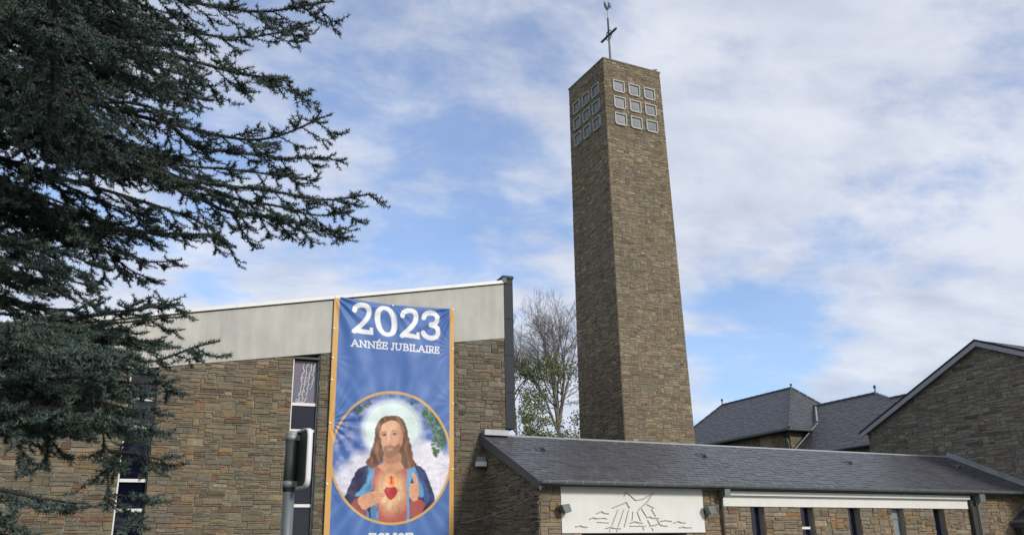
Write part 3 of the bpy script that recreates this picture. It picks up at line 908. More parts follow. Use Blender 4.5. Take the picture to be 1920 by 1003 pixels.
MB().box(-.11, .12, -.20, -.032, .06, .18).build('housing', 'zinc', fl_o)
MB().box(-.12, .13, -.23, -.04, -.06, .055).build('lamp_box', 'white_metal', fl_o)

# cable strung between the wing's corner and the church wall
a, b = Vector((9.62, 17.92, 3.08)), CH_M @ Vector((-.673, -.05, 2.568))
pts = [a.lerp(b, t) - Vector((0, 0, .10 * 4 * t * (1 - t))) for t in np.linspace(0, 1, 14)]
tag(MB().tube(pts, .006, 5).build('cable', 'cable'), 'thin pale cable strung from the wing corner to the church wall', 'cable')

# slate porch canopy at the foot of the gable building
porch = empty('porch_canopy', (25.79, 17.95, 0), label='small slate lean-to porch roof against the gable building', cat='porch')
PL = math.hypot(1.47, .83); pc, ps = 1.47 / PL, .83 / PL
def pfn(u, v, d): return (v * pc - d * ps, -u, 2.475 + v * ps + d * pc)
MB().prism([(0, 2.43), (1.47, 3.26), (1.47, 3.30), (0, 2.47)], lambda a, b, d: (a, -d, b), 0.0, 1.5).build('roof', 'roof_deck', porch)
lay_slates(porch, [(0, 0), (1.5, 0), (1.5, PL), (0, PL)], pfn, Matrix.Translation((25.79, 17.95, 0)), None, random.Random(5), limit=60)
MB().box(-.05, .03, -1.5, 0, 2.30, 2.46).build('fascia', 'verge_grey', porch)
MB().tube([(-.10, .0, 2.46), (-.10, -1.5, 2.46)], .045, 8).build('gutter', 'gutter_zinc', porch)
for y in (-.08, -1.42):
    MB().box(.02, .12, y - .05, y + .05, 0, 2.40).build('post', 'dark_metal', porch)

# ================================================================== gable building on the right
H_LOC = Vector((27.30, 18.98, 0))
hall = empty('gable_building', H_LOC, label='large stone building whose broad gable rises at the right edge', cat='building')
H_M = Matrix.Translation(H_LOC)
def hf(u, v, d): return (-d, u, v)
HE, HA, HW = 6.06, 8.36, 5.22
h_reg = [(-HW, 0), (HW, 0), (HW, HE), (0, HA), (-HW, HE)]
h_wall = MB().prism(h_reg, lambda u, v, d: (0.4 - 0.4 * d, u, v), 0, 1).build('wall', 'mortar_dark', hall)
build_masonry([(h_wall, [h_reg], hf, 'hall', 0.024, (.050, .050), H_M, Vector((-1, 0, 0)), 41)],
              hidden=lambda p: p.z < 3.3 + max(0, min(1.45, (p.y - 17.7) * .4575)) and p.y < 24)
MB().prism([(-HW, 0), (HW, 0), (HW, HE), (0, HA), (-HW, HE)], lambda u, v, d: (d, u, v), .42, 12).build('rear_body', 'mortar_dark', hall)
sl = (HA - HE) / HW
for s in (-1, 1):
    top = [(s * (HW + .25), HE - sl * .25 + .05), (0, HA + .05), (0, HA + .09), (s * (HW + .25), HE - sl * .25 + .09)]
    rr = MB().prism(top, lambda u, v, d: (d, u, v), -.16, 12).build('roof', 'roof_deck', hall)
    L_ = math.hypot(HW + .25, sl * (HW + .25)); c_, s_ = (HW + .25) / L_, sl * (HW + .25) / L_
    fn = (lambda s, c_, s_: lambda u, v, d: (u, s * ((HW + .25) - v * c_ + d * s_), HE - sl * .25 + .09 + v * s_ + d * c_))(s, c_, s_)
    lay_slates(rr, [(-.16, 0), (12, 0), (12, L_), (-.16, L_)], fn, H_M, None, random.Random(6), wid=.33, rise=.22)
    vb = [(s * (HW + .26), HE - sl * .26 + .04), (0, HA + .04), (0, HA - .125), (s * (HW + .26), HE - sl * .26 - .125)]
    MB().prism(vb, lambda u, v, d: (d, u, v), -.205, -.163).build('verge_board', 'verge_pale', hall)
    MB().prism([(s * (HW + .26), HE - sl * .26 + .115), (0, HA + .115), (0, HA + .045), (s * (HW + .26), HE - sl * .26 + .045)], lambda u, v, d: (d, u, v), -.215, -.161).build('verge_cap', 'anthracite', hall)
    MB().prism([(s * (HW + .1), HE + .02), (0, HA + .06), (0, HA + .02), (s * (HW + .1), HE - .02)], lambda u, v, d: (d, u, v), -.162, -.005).build('soffit', 'dark_metal', hall)

# ================================================================== slate roofed wings behind
def hip_roof(parent, name, x0, x1, y0, y1, ze, xr, zr, ya, yb_, seed, M, seams=True):
    """four slated planes over an eaves rectangle; ridge at x=xr from ya to yb_"""
    planes = [[(x0, y1, ze), (x0, y0, ze), (xr, ya, zr), (xr, yb_, zr)], [(x0, y0, ze), (x1, y0, ze), (xr, ya, zr)],
              [(x1, y0, ze), (x1, y1, ze), (xr, yb_, zr), (xr, ya, zr)], [(x1, y1, ze), (x0, y1, ze), (xr, yb_, zr)]]
    m = MB()
    for p in planes:
        m.add(p, [tuple(range(len(p)))])
    m.add([(x0, y0, ze - .12), (x1, y0, ze - .12), (x1, y1, ze - .12), (x0, y1, ze - .12)], [(3, 2, 1, 0)])
    m.add([(x0, y0, ze - .12), (x1, y0, ze - .12), (x1, y1, ze - .12), (x0, y1, ze - .12), (x0, y0, ze), (x1, y0, ze), (x1, y1, ze), (x0, y1, ze)],
          [(0, 1, 5, 4), (1, 2, 6, 5), (2, 3, 7, 6), (3, 0, 4, 7)])
    roof = m.build(name, 'roof_deck', parent)
    for i, p in enumerate(planes[:2]):
        P = [Vector(q) for q in p]
        ud = (P[1] - P[0]).normalized()
        nn = ud.cross(P[2] - P[0]).normalized()
        if nn.z < 0: nn = -nn
        vd = nn.cross(ud)
        if vd.z < 0: vd = -vd
        pol = [((q - P[0]).dot(ud), (q - P[0]).dot(vd)) for q in P]
        fn = (lambda O, ud, vd, nn: lambda u, v, d: tuple(O + ud * u + vd * v + nn * d))(P[0], ud, vd, nn)
        lay_slates(roof, pol, fn, M, None, random.Random(seed + i), wid=.22, rise=.15, th=.006, tone=.8)
    return roof
def seam(roof, name, a, b, mat, r=.06):
    a, b = Vector(a), Vector(b)
    n = max(2, int((b - a).length / .38))
    m = MB()
    for i in range(n):
        p, q = a.lerp(b, i / n), a.lerp(b, (i + .96) / n)
        m.tube([p, q], [r * 1.12, r * .9], 6)
    return m.build(name, mat, roof)
B1 = Vector((28.93, 30.0, 0))
wing1 = empty('hipped_wing', B1, label='stone wing with steep hipped slate roof just beyond the tower', cat='building')
M1 = Matrix.Translation(B1)
r1 = hip_roof(wing1, 'roof', 0, 5.14, 0, 9.6, 7.115, 2.57, 9.46, 2.18, 7.40, 51, M1)
for nm, a, b in (('ridge', (2.57, 2.18, 9.48), (2.57, 7.4, 9.48)), ('hip', (0, 0, 7.14), (2.57, 2.18, 9.48)), ('hip', (5.14, 0, 7.14), (2.57, 2.18, 9.48)), ('hip', (0, 9.6, 7.14), (2.57, 7.4, 9.48))):
    seam(r1, nm, a, b, 'verge_grey', .05)
def finial(parent, p, hgt):
    MB().tube([(p[0], p[1], p[2]), (p[0], p[1], p[2] + hgt * .55), (p[0], p[1], p[2] + hgt * .62), (p[0], p[1], p[2] + hgt * .82), (p[0], p[1], p[2] + hgt)],
              [.035, .025, .06, .065, .015], 8).build('finial', 'verge_grey', parent)
finial(r1, (2.57, 2.18, 9.46), .22)
finial(r1, (2.57, 7.4, 9.46), .36)
def plainwall(name, parent, x0, x1, y0, y1, z1, mat='mortar'):
    return MB().box(x0, x1, y0, y1, 0, z1).build(name, mat, parent)
w1 = plainwall('wall', wing1, .34, 4.8, .34, 9.2, 6.99)
b1f = lambda u, v, d: (u, .34 - d, v)
b1s = lambda u, v, d: (.34 - d, u, v)
build_masonry([(w1, [[(.34, 4.5), (4.8, 4.5), (4.8, 6.98), (.34, 6.98)]], b1f, 'warm', .02, (.06, .055), M1, Vector((0, -1, 0)), 61),
               (w1, [[(.34, 4.5), (1.58, 4.5), (1.58, 6.98), (.34, 6.98)], [(2.32, 4.5), (9.2, 4.5), (9.2, 6.98), (2.32, 6.98)]], b1s, 'warm', .02, (.06, .055), M1, Vector((-1, 0, 0)), 62)], limit=0)
wn1 = MB().box(.30, .36, 1.6, 2.3, 5.2, 6.45).build('window', 'dark_glass', wing1)
MB().box(.27, .299, 1.57, 2.33, 6.38, 6.47).build('lintel', 'dark_metal', wn1)
MB().tube([(.05, .75, 7.0), (.26, .5, 6.75), (.28, .42, 6.5), (.28, .42, 0)], .05, 6).build('downpipe', 'dark_metal', wing1)
MB().tube([(-.06, -.06, 7.03), (-.06, 9.6, 7.03)], .06, 8).build('gutter', 'verge_grey', wing1)
MB().tube([(-.06, -.06, 7.03), (1.8, -.06, 7.03)], .06, 8).build('gutter', 'verge_grey', wing1)
for (u, v) in ((7.0, .55), (6.3, .8)):
    pass
B2 = Vector((29.0, 24.6, 0))
wing2 = empty('link_wing', B2, label='slate roofed link wing between the hipped wing and the big gable', cat='building')
M2 = Matrix.Translation(B2)
m = MB()
X2, Z2, XL2, ZL2 = 2.80, 8.397, 2.29, 7.94
m.add([(0, 5.66, 5.875), (0, -.3, 5.875), (XL2, -.3, ZL2), (XL2, 1.7, ZL2), (X2, 2.85, Z2), (X2, 7.0, Z2), (0.4, 5.66, 6.235)], [(0, 1, 2, 3, 4, 5, 6)])
m.add([(X2, 7.0, Z2), (X2, 2.85, Z2), (5.6, 2.85, 5.875), (5.6, 7.0, 5.875)], [(0, 1, 2, 3)])
m.add([(XL2, 1.7, ZL2), (XL2, -.3, ZL2), (4.6, -.3, 5.875), (4.6, 1.7, 5.875)], [(0, 1, 2, 3)])
m.add([(X2, 2.85, Z2), (XL2, 1.7, ZL2), (4.2, 1.7, 6.9)], [(0, 1, 2)])
r2 = m.build('roof', 'roof_deck', wing2)
l2 = math.hypot(X2, Z2 - 5.875); c2, s2 = X2 / l2, (Z2 - 5.875) / l2
f2 = lambda u, v, d: (v * c2 - d * s2, u, 5.875 + v * s2 + d * c2)
vl = XL2 / c2
lay_slates(r2, [(-.3, 0), (5.66, 0), (5.66, .5), (6.9, l2), (2.85, l2), (1.7, vl), (-.3, vl)], f2, M2, None, random.Random(71), wid=.22, rise=.15, th=.006, tone=.8)
seam(r2, 'ridge', (X2, 2.85, Z2 + .02), (X2, 7.0, Z2 + .02), 'verge_grey', .055)
seam(r2, 'ridge', (XL2, -.3, ZL2 + .02), (XL2, 1.7, ZL2 + .02), 'verge_grey', .05)
seam(r2, 'hip', (X2, 2.85, Z2 + .02), (XL2, 1.7, ZL2 + .02), 'zinc', .05)
finial(r2, (X2, 2.85, Z2), .38)
MB().tube([(0.0, 5.62, 5.91), (1.66, 5.33, 7.40)], .028, 6).build('flashing', 'zinc', r2)
MB().tube([(1.72, 5.42, 7.47), (2.66, 6.32, 8.33)], .045, 6).build('flashing', 'pale_zinc', r2)
plainwall('wall', wing2, .32, 5.2, -.3, 5.6, 5.78, 'mortar_dark')
MB().tube([(-.06, -.3, 5.82), (-.06, 5.6, 5.82)], .06, 8).build('gutter', 'verge_grey', wing2)

# ================================================================== banner
def lin(r, g, b):
    f = lambda c: ((c / 255 + 0.055) / 1.055) ** 2.4 if c > 10 else c / 255 / 12.92
    return np.array([f(r), f(g), f(b)])
B_S0, B_S1, B_BOT = -4.045, -0.862, 1.25
NU, NV = 270, 580
uu = np.linspace(0, 1, NU)[None, :].repeat(NV, 0)
tt = np.linspace(0, 1, NV)[:, None].repeat(NU, 1)
SS = B_S0 + uu * (B_S1 - B_S0)
top = 8.125 - 0.067 * uu - 0.07 * np.sin(np.pi * uu) ** 1.0 * 1.0
ZZ = top + tt * (B_BOT - top)
def homog(h):
    d = h[6] * SS + h[7] * ZZ + 1
    return (h[0] * SS + h[1] * ZZ + h[2]) / d, (h[3] * SS + h[4] * ZZ + h[5]) / d
PX, PY = homog([320.358, 13.3953, 1131.152, 13.9096, -319.9252, 1762.9666, 0.0166, 0.015])   # drawing units of the picture
TX, TY = homog([648.4728, 27.1149, 2289.6927, 55.846, -622.5882, 5240.62, 0.0166, 0.015])    # drawing units of the lettering
CLR = np.zeros((NV, NU, 3))
def vnoise(X, Y, seed):
    r = np.random.default_rng(seed)
    g = r.random((64, 64))
    xi, yi = np.floor(X).astype(int), np.floor(Y).astype(int)
    fx, fy = X - xi, Y - yi
    fx, fy = fx * fx * (3 - 2 * fx), fy * fy * (3 - 2 * fy)
    q = lambda a, b: g[(yi + b) % 64, (xi + a) % 64]
    return (q(0, 0) * (1 - fx) + q(1, 0) * fx) * (1 - fy) + (q(0, 1) * (1 - fx) + q(1, 1) * fx) * fy
def sm(x, a, b):
    t = np.clip((x - a) / (b - a), 0, 1)
    return t * t * (3 - 2 * t)
def paint(mask, col):
    global CLR
    c = np.asarray(col)
    CLR = CLR * (1 - mask[..., None]) + c * mask[..., None]
def smooth_poly(pts, n=6):
    out = []
    m = len(pts)
    for i in range(m):
        p0, p1, p2, p3 = [np.array(pts[(i + k - 1) % m], float) for k in range(4)]
        for t in np.linspace(0, 1, n, endpoint=False):
            out.append(0.5 * (2 * p1 + (p2 - p0) * t + (2 * p0 - 5 * p1 + 4 * p2 - p3) * t * t + (3 * p1 - p0 - 3 * p2 + p3) * t ** 3))
    return [tuple(p) for p in out]
def seg_dist(X, Y, a, b):
    ax, ay = a; bx, by = b
    L2 = max((bx - ax) ** 2 + (by - ay) ** 2, 1e-9)
    t = np.clip(((X - ax) * (bx - ax) + (Y - ay) * (by - ay)) / L2, 0, 1)
    return np.hypot(X - ax - t * (bx - ax), Y - ay - t * (by - ay))
def poly_mask(X, Y, pts, soft=2.5, curve=True):
    if curve:
        pts = smooth_poly(pts)
    xs, ys = [p[0] for p in pts], [p[1] for p in pts]
    out = np.zeros_like(X)
    sel = (X > min(xs) - soft * 2) & (X < max(xs) + soft * 2) & (Y > min(ys) - soft * 2) & (Y < max(ys) + soft * 2)
    if not sel.any():
        return out
    x, y = X[sel], Y[sel]
    inside = np.zeros(x.shape, bool)
    dist = np.full(x.shape, 1e9)
    for i in range(len(pts)):
        a, b = pts[i], pts[(i + 1) % len(pts)]
        cond = (a[1] > y) != (b[1] > y)
        with np.errstate(divide='ignore', invalid='ignore'):
            inside ^= cond & (x < (b[0] - a[0]) * (y - a[1]) / (b[1] - a[1] if b[1] != a[1] else 1e-9) + a[0])
        dist = np.minimum(dist, seg_dist(x, y, a, b))
    out[sel] = np.clip(0.5 + np.where(inside, dist, -dist) / (2 * soft), 0, 1)
    return out
def stroke(X, Y, pts, hw, soft=2.5, curve=False):
    if curve:
        q = []
        P = [pts[0]] + list(pts) + [pts[-1]]
        for i in range(len(pts) - 1):
            p0, p1, p2, p3 = [np.array(P[i + k], float) for k in range(4)]
            for t in np.linspace(0, 1, 7, endpoint=False):
                q.append(tuple(0.5 * (2 * p1 + (p2 - p0) * t + (2 * p0 - 5 * p1 + 4 * p2 - p3) * t * t + (3 * p1 - p0 - 3 * p2 + p3) * t ** 3)))
        pts = q + [pts[-1]]
    d = np.full(X.shape, 1e9)
    for a, b in zip(pts[:-1], pts[1:]):
        d = np.minimum(d, seg_dist(X, Y, a, b))
    return np.clip(0.5 + (hw - d) / (2 * soft), 0, 1)
# cloth: blue with faint rays spreading from the picture
ang = np.arctan2(PY - 400, PX - 390)
rays = (0.5 + 0.5 * np.sin(ang * 34 + 3 * vnoise(ang * 3 + 20, ang * 0 + 3, 1))) ** 2
BLUE, BLUE2 = lin(66, 102, 164), lin(98, 134, 190)
ray_amt = 0.08 + 0.32 * sm(PY, -420, -60) * (1 - sm(PY, 150, 400)) + 0.42 * sm(PY, 640, 860)
CLR[:] = BLUE
paint(rays * ray_amt, BLUE2)
paint(0.35 * sm(PY, 780, 1010) * vnoise(PX / 46, PY / 60, 4), lin(60, 95, 170))
# oval picture
er = np.hypot((PX - 382) / 462, (PY - 406) / 508)
inside_oval = np.clip(0.5 + (1 - er) * 470 / 5, 0, 1)
base = CLR.copy()
paint(np.ones_like(PX), lin(64, 96, 160))
paint(0.5 * sm(PY, 100, 900) * 0.6, lin(110, 140, 205))
def blob(x, y, rx, ry, p=1.0): return np.clip(1 - np.hypot((PX - x) / rx, (PY - y) / ry), 0, 1) ** p
cl = np.clip(1.9 * (blob(700, 480, 240, 230) + blob(600, 380, 190, 140) + blob(790, 620, 170, 260) + blob(690, 680, 210, 220)) + 0.7 * (vnoise(PX / 40, PY / 34, 6) - 0.5), 0, 1)
cl2 = np.clip(1.6 * (blob(70, 560, 190, 160) + blob(170, 430, 130, 110) + blob(10, 660, 150, 150)) + 0.6 * (vnoise(PX / 40, PY / 34, 7) - 0.5), 0, 1)
paint(np.maximum(cl, 0.85 * cl2), lin(214, 210, 222))
hd = np.hypot(PX - 388, PY - 186)
paint(0.85 * (1 - sm(hd, 205, 262)), lin(206, 216, 226))
paint(1 - sm(hd, 205, 210), lin(203, 219, 218))
paint(0.25 * (1 - sm(hd, 205, 210)) * vnoise(PX / 90 + PY / 30, PY / 50, 9), lin(225, 232, 228))
paint(0.6 * np.clip(1 - np.abs(hd - 207) / 4, 0, 1), lin(150, 160, 150))
lf = poly_mask(PX, PY, [(622, 60), (640, 5), (700, 20), (760, 90), (806, 170), (812, 250), (795, 320), (760, 360), (742, 410), (705, 370), (692, 300), (715, 240), (690, 180), (650, 130)], 6)
lf *= np.clip(vnoise(PX / 15, PY / 15, 12) * 2.4 - 0.2, 0, 1)
paint(lf, lin(46, 84, 48))
paint(lf * np.clip(vnoise(PX / 10, PY / 10, 13) * 3 - 1.7, 0, 1), lin(98, 140, 92))
lf2 = np.clip((poly_mask(PX, PY, [(100, 40), (140, 0), (190, -40), (240, -52), (235, -10), (190, 30), (130, 72)], 6) + poly_mask(PX, PY, [(520, -10), (570, -40), (600, -30), (580, 0)], 5)) * (vnoise(PX / 14, PY / 14, 14) * 2.6 - 0.7), 0, 1)
paint(lf2, lin(44, 78, 52))
# robed figure, drawn plainly, with brushy edges
KX, KY = PX, PY
PX = KX + 9 * (vnoise(KX / 26, KY / 26, 51) - .5) + 5 * (vnoise(KX / 11, KY / 11, 52) - .5)
PY = KY + 9 * (vnoise(KX / 26 + 9, KY / 26, 53) - .5)
NAVY, SKYB, HAIR, SKIN = lin(30, 34, 72), lin(100, 160, 200), lin(104, 68, 48), lin(214, 168, 136)
def P(col, pts, k=1.0, soft=3, curve=True): paint(k * poly_mask(PX, PY, pts, soft, curve), col)
P(NAVY, [(250, 470), (190, 462), (128, 492), (80, 575), (30, 690), (0, 760), (120, 860), (300, 930), (300, 700)])
P(NAVY, [(500, 470), (585, 462), (640, 505), (690, 620), (722, 750), (640, 840), (520, 900), (490, 700)])
P(SKYB, [(205, 480), (255, 475), (250, 620), (205, 690), (140, 700), (105, 690), (160, 640), (200, 560)], .85, 6)
P(SKYB, [(230, 760), (270, 740), (300, 910), (235, 885)], .9, 4)
P(SKYB, [(180, 800), (200, 800), (215, 880), (190, 860)], .7, 4)
P(SKYB, [(500, 480), (560, 468), (600, 560), (640, 690), (600, 700), (560, 560), (528, 640), (524, 880), (495, 890)], .85, 4)
P(lin(60, 100, 165), [(600, 560), (640, 590), (680, 700), (650, 760), (630, 660)], .6, 8)
# robe: cream at the middle, red towards hem and edges
rb = poly_mask(PX, PY, [(275, 470), (400, 500), (500, 470), (505, 600), (497, 895), (400, 930), (300, 912), (272, 760), (240, 640), (252, 520)], 3)
rg = np.clip(np.hypot((PX - 385) / 175, (PY - 660) / 260), 0, 1.3)
rc_ = lin(228, 200, 150)[None, None] * (1 - sm(rg, .12, .95))[..., None] + lin(172, 84, 76)[None, None] * sm(rg, .12, .95)[..., None]
CLR = CLR * (1 - rb[..., None]) + rc_ * rb[..., None]
paint(rb * .35 * np.clip(vnoise(PX / 14, PY / 60, 17) * 2 - 1, 0, 1), lin(170, 80, 70))
paint(.5 * poly_mask(PX, PY, [(100, 600), (190, 480), (260, 480), (300, 900), (60, 780)], 4) * np.clip(vnoise(PX / 22 + PY / 60, PY / 90, 55) * 2.4 - 1.1, 0, 1), lin(54, 74, 130))
paint(.5 * poly_mask(PX, PY, [(560, 480), (640, 510), (720, 750), (600, 820), (590, 600)], 4) * np.clip(vnoise(PX / 22 - PY / 60, PY / 90, 56) * 2.4 - 1.1, 0, 1), lin(60, 84, 142))
# hair, neck, face
hair = poly_mask(PX, PY, [(385, 76), (310, 98), (268, 160), (255, 260), (232, 345), (214, 400), (190, 445), (235, 486), (285, 462), (330, 420), (440, 420), (480, 482), (535, 484), (578, 458), (556, 415), (545, 340), (522, 250), (505, 170), (462, 96)], 3)
paint(hair, HAIR)
paint(hair * .55 * np.clip(np.sin(PX / 9 + 2.2 * np.sin(PY / 45) + 2 * vnoise(PX / 30, PY / 50, 18)) * 1.2, 0, 1), lin(150, 106, 74))
paint(hair * .5 * np.clip(np.sin(PX / 13 + 1.5 * np.sin(PY / 38) + 2) * 1.2 - .2, 0, 1), lin(66, 42, 32))
P(lin(198, 146, 114), [(335, 380), (455, 370), (462, 440), (480, 482), (400, 512), (340, 508), (285, 470), (325, 440)], 1, 4)
paint(.6 * poly_mask(PX, PY, [(335, 380), (455, 370), (460, 430), (400, 450), (345, 440)], 10), lin(140, 92, 70))
face = [(300, 200), (318, 148), (368, 116), (430, 126), (464, 180), (472, 262), (452, 335), (420, 388), (382, 404), (342, 388), (318, 330), (302, 262)]
P(SKIN, face)
fm = poly_mask(PX, PY, face, 3)
paint(fm * .75 * sm(PX, 395, 475), lin(160, 100, 74))
paint(fm * .35 * sm(PY, 250, 330), lin(186, 128, 98))
paint(fm * .4 * np.clip(1.3 - np.hypot((PX - 327) / 34, (PY - 224) / 20), 0, 1), lin(150, 104, 82))
paint(fm * .4 * np.clip(1.3 - np.hypot((PX - 411) / 34, (PY - 217) / 20), 0, 1), lin(140, 94, 74))
paint(fm * .30 * (1 - sm(PX, 300, 330)), lin(190, 130, 100))
P(lin(112, 74, 56), [(322, 325), (346, 312), (375, 306), (412, 312), (454, 300), (446, 360), (386, 408), (342, 390)], .75, 5)
P(SKIN, [(352, 325), (376, 318), (400, 326), (396, 345), (376, 350), (356, 344)], .5, 5)
P(lin(176, 96, 90), [(352, 326), (375, 320), (400, 325), (378, 334)], .9, 3)
for ex, ey in ((327, 226), (411, 219)):
    paint(.9 * np.clip(1.4 - np.hypot((PX - ex) / 20, (PY - ey) / 8), 0, 1), lin(110, 76, 60))
    paint(.9 * np.clip(1.3 - np.hypot((PX - ex - 1) / 8, (PY - ey + 1) / 7), 0, 1), lin(46, 32, 30))
paint(.75 * stroke(PX, PY, [(306, 212), (322, 204), (346, 208)], 4, 3, True), lin(96, 62, 46))
paint(.75 * stroke(PX, PY, [(388, 200), (410, 190), (438, 198)], 4, 3, True), lin(96, 62, 46))
paint(.5 * stroke(PX, PY, [(384, 222), (388, 262), (394, 290), (374, 298)], 4, 5, True), lin(158, 104, 80))
paint(.45 * stroke(PX, PY, [(364, 215), (362, 285)], 6, 6), lin(246, 214, 188))
# hands and sleeves
P(lin(140, 68, 70), [(70, 770), (130, 715), (178, 770), (190, 850), (120, 830)], .95, 4)
HAND = lin(206, 150, 118)
P(HAND, [(128, 720), (200, 678), (268, 662), (330, 676), (336, 696), (300, 735), (230, 780), (160, 802)], 1, 3)
for a, b in (((230, 690), (330, 682)), ((235, 710), (326, 700)), ((230, 732), (306, 726)), ((215, 752), (280, 748))):
    paint(.55 * stroke(PX, PY, [a, b], 3, 3), lin(150, 98, 76))
P(lin(158, 72, 74), [(540, 720), (592, 716), (648, 765), (600, 842), (545, 885), (527, 800)], .95, 4)
P(HAND, [(523, 650), (535, 600), (562, 596), (545, 540), (556, 515), (578, 545), (594, 590), (600, 655), (588, 725), (548, 738), (525, 700)], 1, 3)
for a, b in (((540, 640), (580, 620)), ((536, 665), (584, 650)), ((560, 540), (575, 600))):
    paint(.5 * stroke(PX, PY, [a, b], 3, 3), lin(150, 98, 76))
PX, PY = KX, KY
# flame and heart
paint(np.clip(1.25 - np.hypot((PX - 390) / 48, (PY - 585) / 50), 0, 1), lin(240, 150, 84))
paint(.8 * np.clip(1.1 - np.hypot((PX - 390) / 30, (PY - 600) / 34), 0, 1), lin(226, 92, 62))
paint(.95 * np.maximum(stroke(PX, PY, [(388, 545), (388, 598)], 4, 2.5), stroke(PX, PY, [(374, 558), (403, 558)], 3.5, 2.5)), lin(120, 44, 36))
P(lin(176, 34, 48), [(383, 634), (410, 626), (432, 648), (425, 690), (382, 731), (342, 690), (333, 650), (356, 628)], 1, 3)
P(lin(218, 78, 84), [(352, 642), (372, 640), (366, 668), (350, 668)], .6, 5)
paint(.6 * np.maximum(stroke(PX, PY, [(322, 655), (350, 668), (384, 664), (420, 668), (446, 655)], 4, 3, True), 0), lin(126, 60, 40))
pk = 0.34 * (vnoise(KX / 16, KY / 20, 61) - .5) + 0.22 * (vnoise(KX / 7, KY / 9, 62) - .5) + 0.25 * (vnoise(KX / 42 + KY / 70, KY / 60, 63) - .5)
CLR = np.clip(CLR * (1 + (pk * (KY > 60) * np.where(KY < 410, .3, .6))[..., None]), 0, 1)
CLR = base * (1 - inside_oval[..., None]) + CLR * inside_oval[..., None]
paint(np.clip(0.5 + (9 - np.abs(er - 1) * 480) / 5, 0, 1), lin(198, 158, 92))
# lettering
WHITE = lin(222, 222, 224)
def glyph2(mx, my):
    T = lambda p: (mx(p[0]), my(p[1], p[0]))
    m = stroke(TX, TY, [T(p) for p in ((203, 188), (218, 140), (262, 112), (320, 105), (388, 122), (430, 175), (432, 235), (405, 305), (345, 378), (262, 455), (200, 512))], 37, 5, True)
    m = np.maximum(m, poly_mask(TX, TY, [T(p) for p in ((150, 528), (170, 478), (300, 470), (440, 496), (440, 455), (494, 455), (500, 568))], 5, False))
    return m
paint(glyph2(lambda x: x, lambda y, x: y), WHITE)
paint(glyph2(lambda x: 905 + (x - 150) * .925, lambda y, x: 597 + (y - 530) * .955 + (x - 150) * .01), WHITE)
sx = TX - 698 - 0.14 * (TY - 355)
sy = TY - 355 - 0.03 * (TX - 698)
o_ = np.clip(0.5 + (1 - (np.abs(sx / 172) ** 2.25 + np.abs(sy / 238) ** 2.25) ** (1 / 2.25)) * 170 / 10, 0, 1)
i_ = np.clip(0.5 + (1 - (np.abs(sx / 86) ** 2.25 + np.abs(sy / 175) ** 2.25) ** (1 / 2.25)) * 86 / 10, 0, 1)
paint(o_ * (1 - i_), WHITE)
paint(stroke(TX, TY, [(1288, 302), (1302, 262), (1340, 232), (1402, 224), (1470, 244), (1502, 300), (1490, 358), (1452, 396), (1400, 408)], 36, 5, True), WHITE)
paint(stroke(TX, TY, [(1400, 412), (1462, 428), (1508, 480), (1512, 548), (1478, 602), (1412, 622), (1340, 600), (1296, 560), (1280, 532)], 36, 5, True), WHITE)
S_ = 0.10
G = {  # capital letters with slab serifs, in a unit box
    'A': [[(.10, 0), (.5, 1), (.90, 0)], [(.26, .34), (.74, .34)], [(0, 0), (.24, 0)], [(.76, 0), (1, 0)]],
    'N': [[(.16, 0), (.16, 1), (.84, 0), (.84, 1)], [(.02, 0), (.32, 0)], [(.02, 1), (.2, 1)], [(.7, 1), (1, 1)]],
    'E': [[(.16, 0), (.16, 1)], [(.02, 1), (.92, 1), (.92, .8)], [(.02, 0), (.95, 0), (.95, .22)], [(.16, .52), (.7, .52)], [(.7, .64), (.7, .40)]],
    'J': [[(.62, 1), (.62, .2), (.5, .0), (.2, -.02), (.1, .1)], [(.4, 1), (.9, 1)]],
    'U': [[(.18, 1), (.18, .3), (.32, .03), (.5, 0), (.68, .03), (.82, .3), (.82, 1)], [(.02, 1), (.36, 1)], [(.66, 1), (.98, 1)]],
    'B': [[(.18, 0), (.18, 1), (.6, 1), (.8, .88), (.8, .66), (.62, .53), (.18, .53)], [(.62, .53), (.9, .40), (.9, .12), (.66, 0), (.02, 0)], [(.02, 1), (.2, 1)]],
    'I': [[(.5, 0), (.5, 1)], [(.15, 0), (.85, 0)], [(.15, 1), (.85, 1)]],
    'L': [[(.2, 0), (.2, 1)], [(.02, 1), (.42, 1)], [(.02, 0), (.95, 0), (.95, .26)]],
    'R': [[(.18, 0), (.18, 1), (.6, 1), (.8, .88), (.8, .62), (.6, .48), (.18, .48)], [(.5, .48), (.82, 0), (1, 0)], [(.02, 0), (.38, 0)], [(.02, 1), (.2, 1)]],
    'G': [[(.9, .8), (.75, .98), (.45, 1), (.18, .8), (.1, .5), (.18, .2), (.45, 0), (.75, .03), (.88, .2), (.88, .46)], [(.6, .46), (1, .46)]],
    'S': [[(.85, .8), (.68, .97), (.4, 1), (.17, .85), (.2, .64), (.5, .52), (.8, .4), (.85, .18), (.62, 0), (.32, .02), (.13, .2)]],
}
def text(letters, base_fn, hgt, X, Y, hw):
    m = np.zeros_like(X)
    for ch_, x0, x1 in letters:
        for pl in G[ch_.replace('É', 'E')]:
            pts = [(x0 + a * (x1 - x0), base_fn(x0 + a * (x1 - x0)) - b * hgt) for a, b in pl]
            m = np.maximum(m, stroke(X, Y, pts, hw, 3))
        if ch_ == 'É':
            c = (x0 + x1) / 2
            m = np.maximum(m, stroke(X, Y, [(c - 8, base_fn(c) - hgt - 18), (c + 16, base_fn(c) - hgt - 38)], hw, 3))
    return m
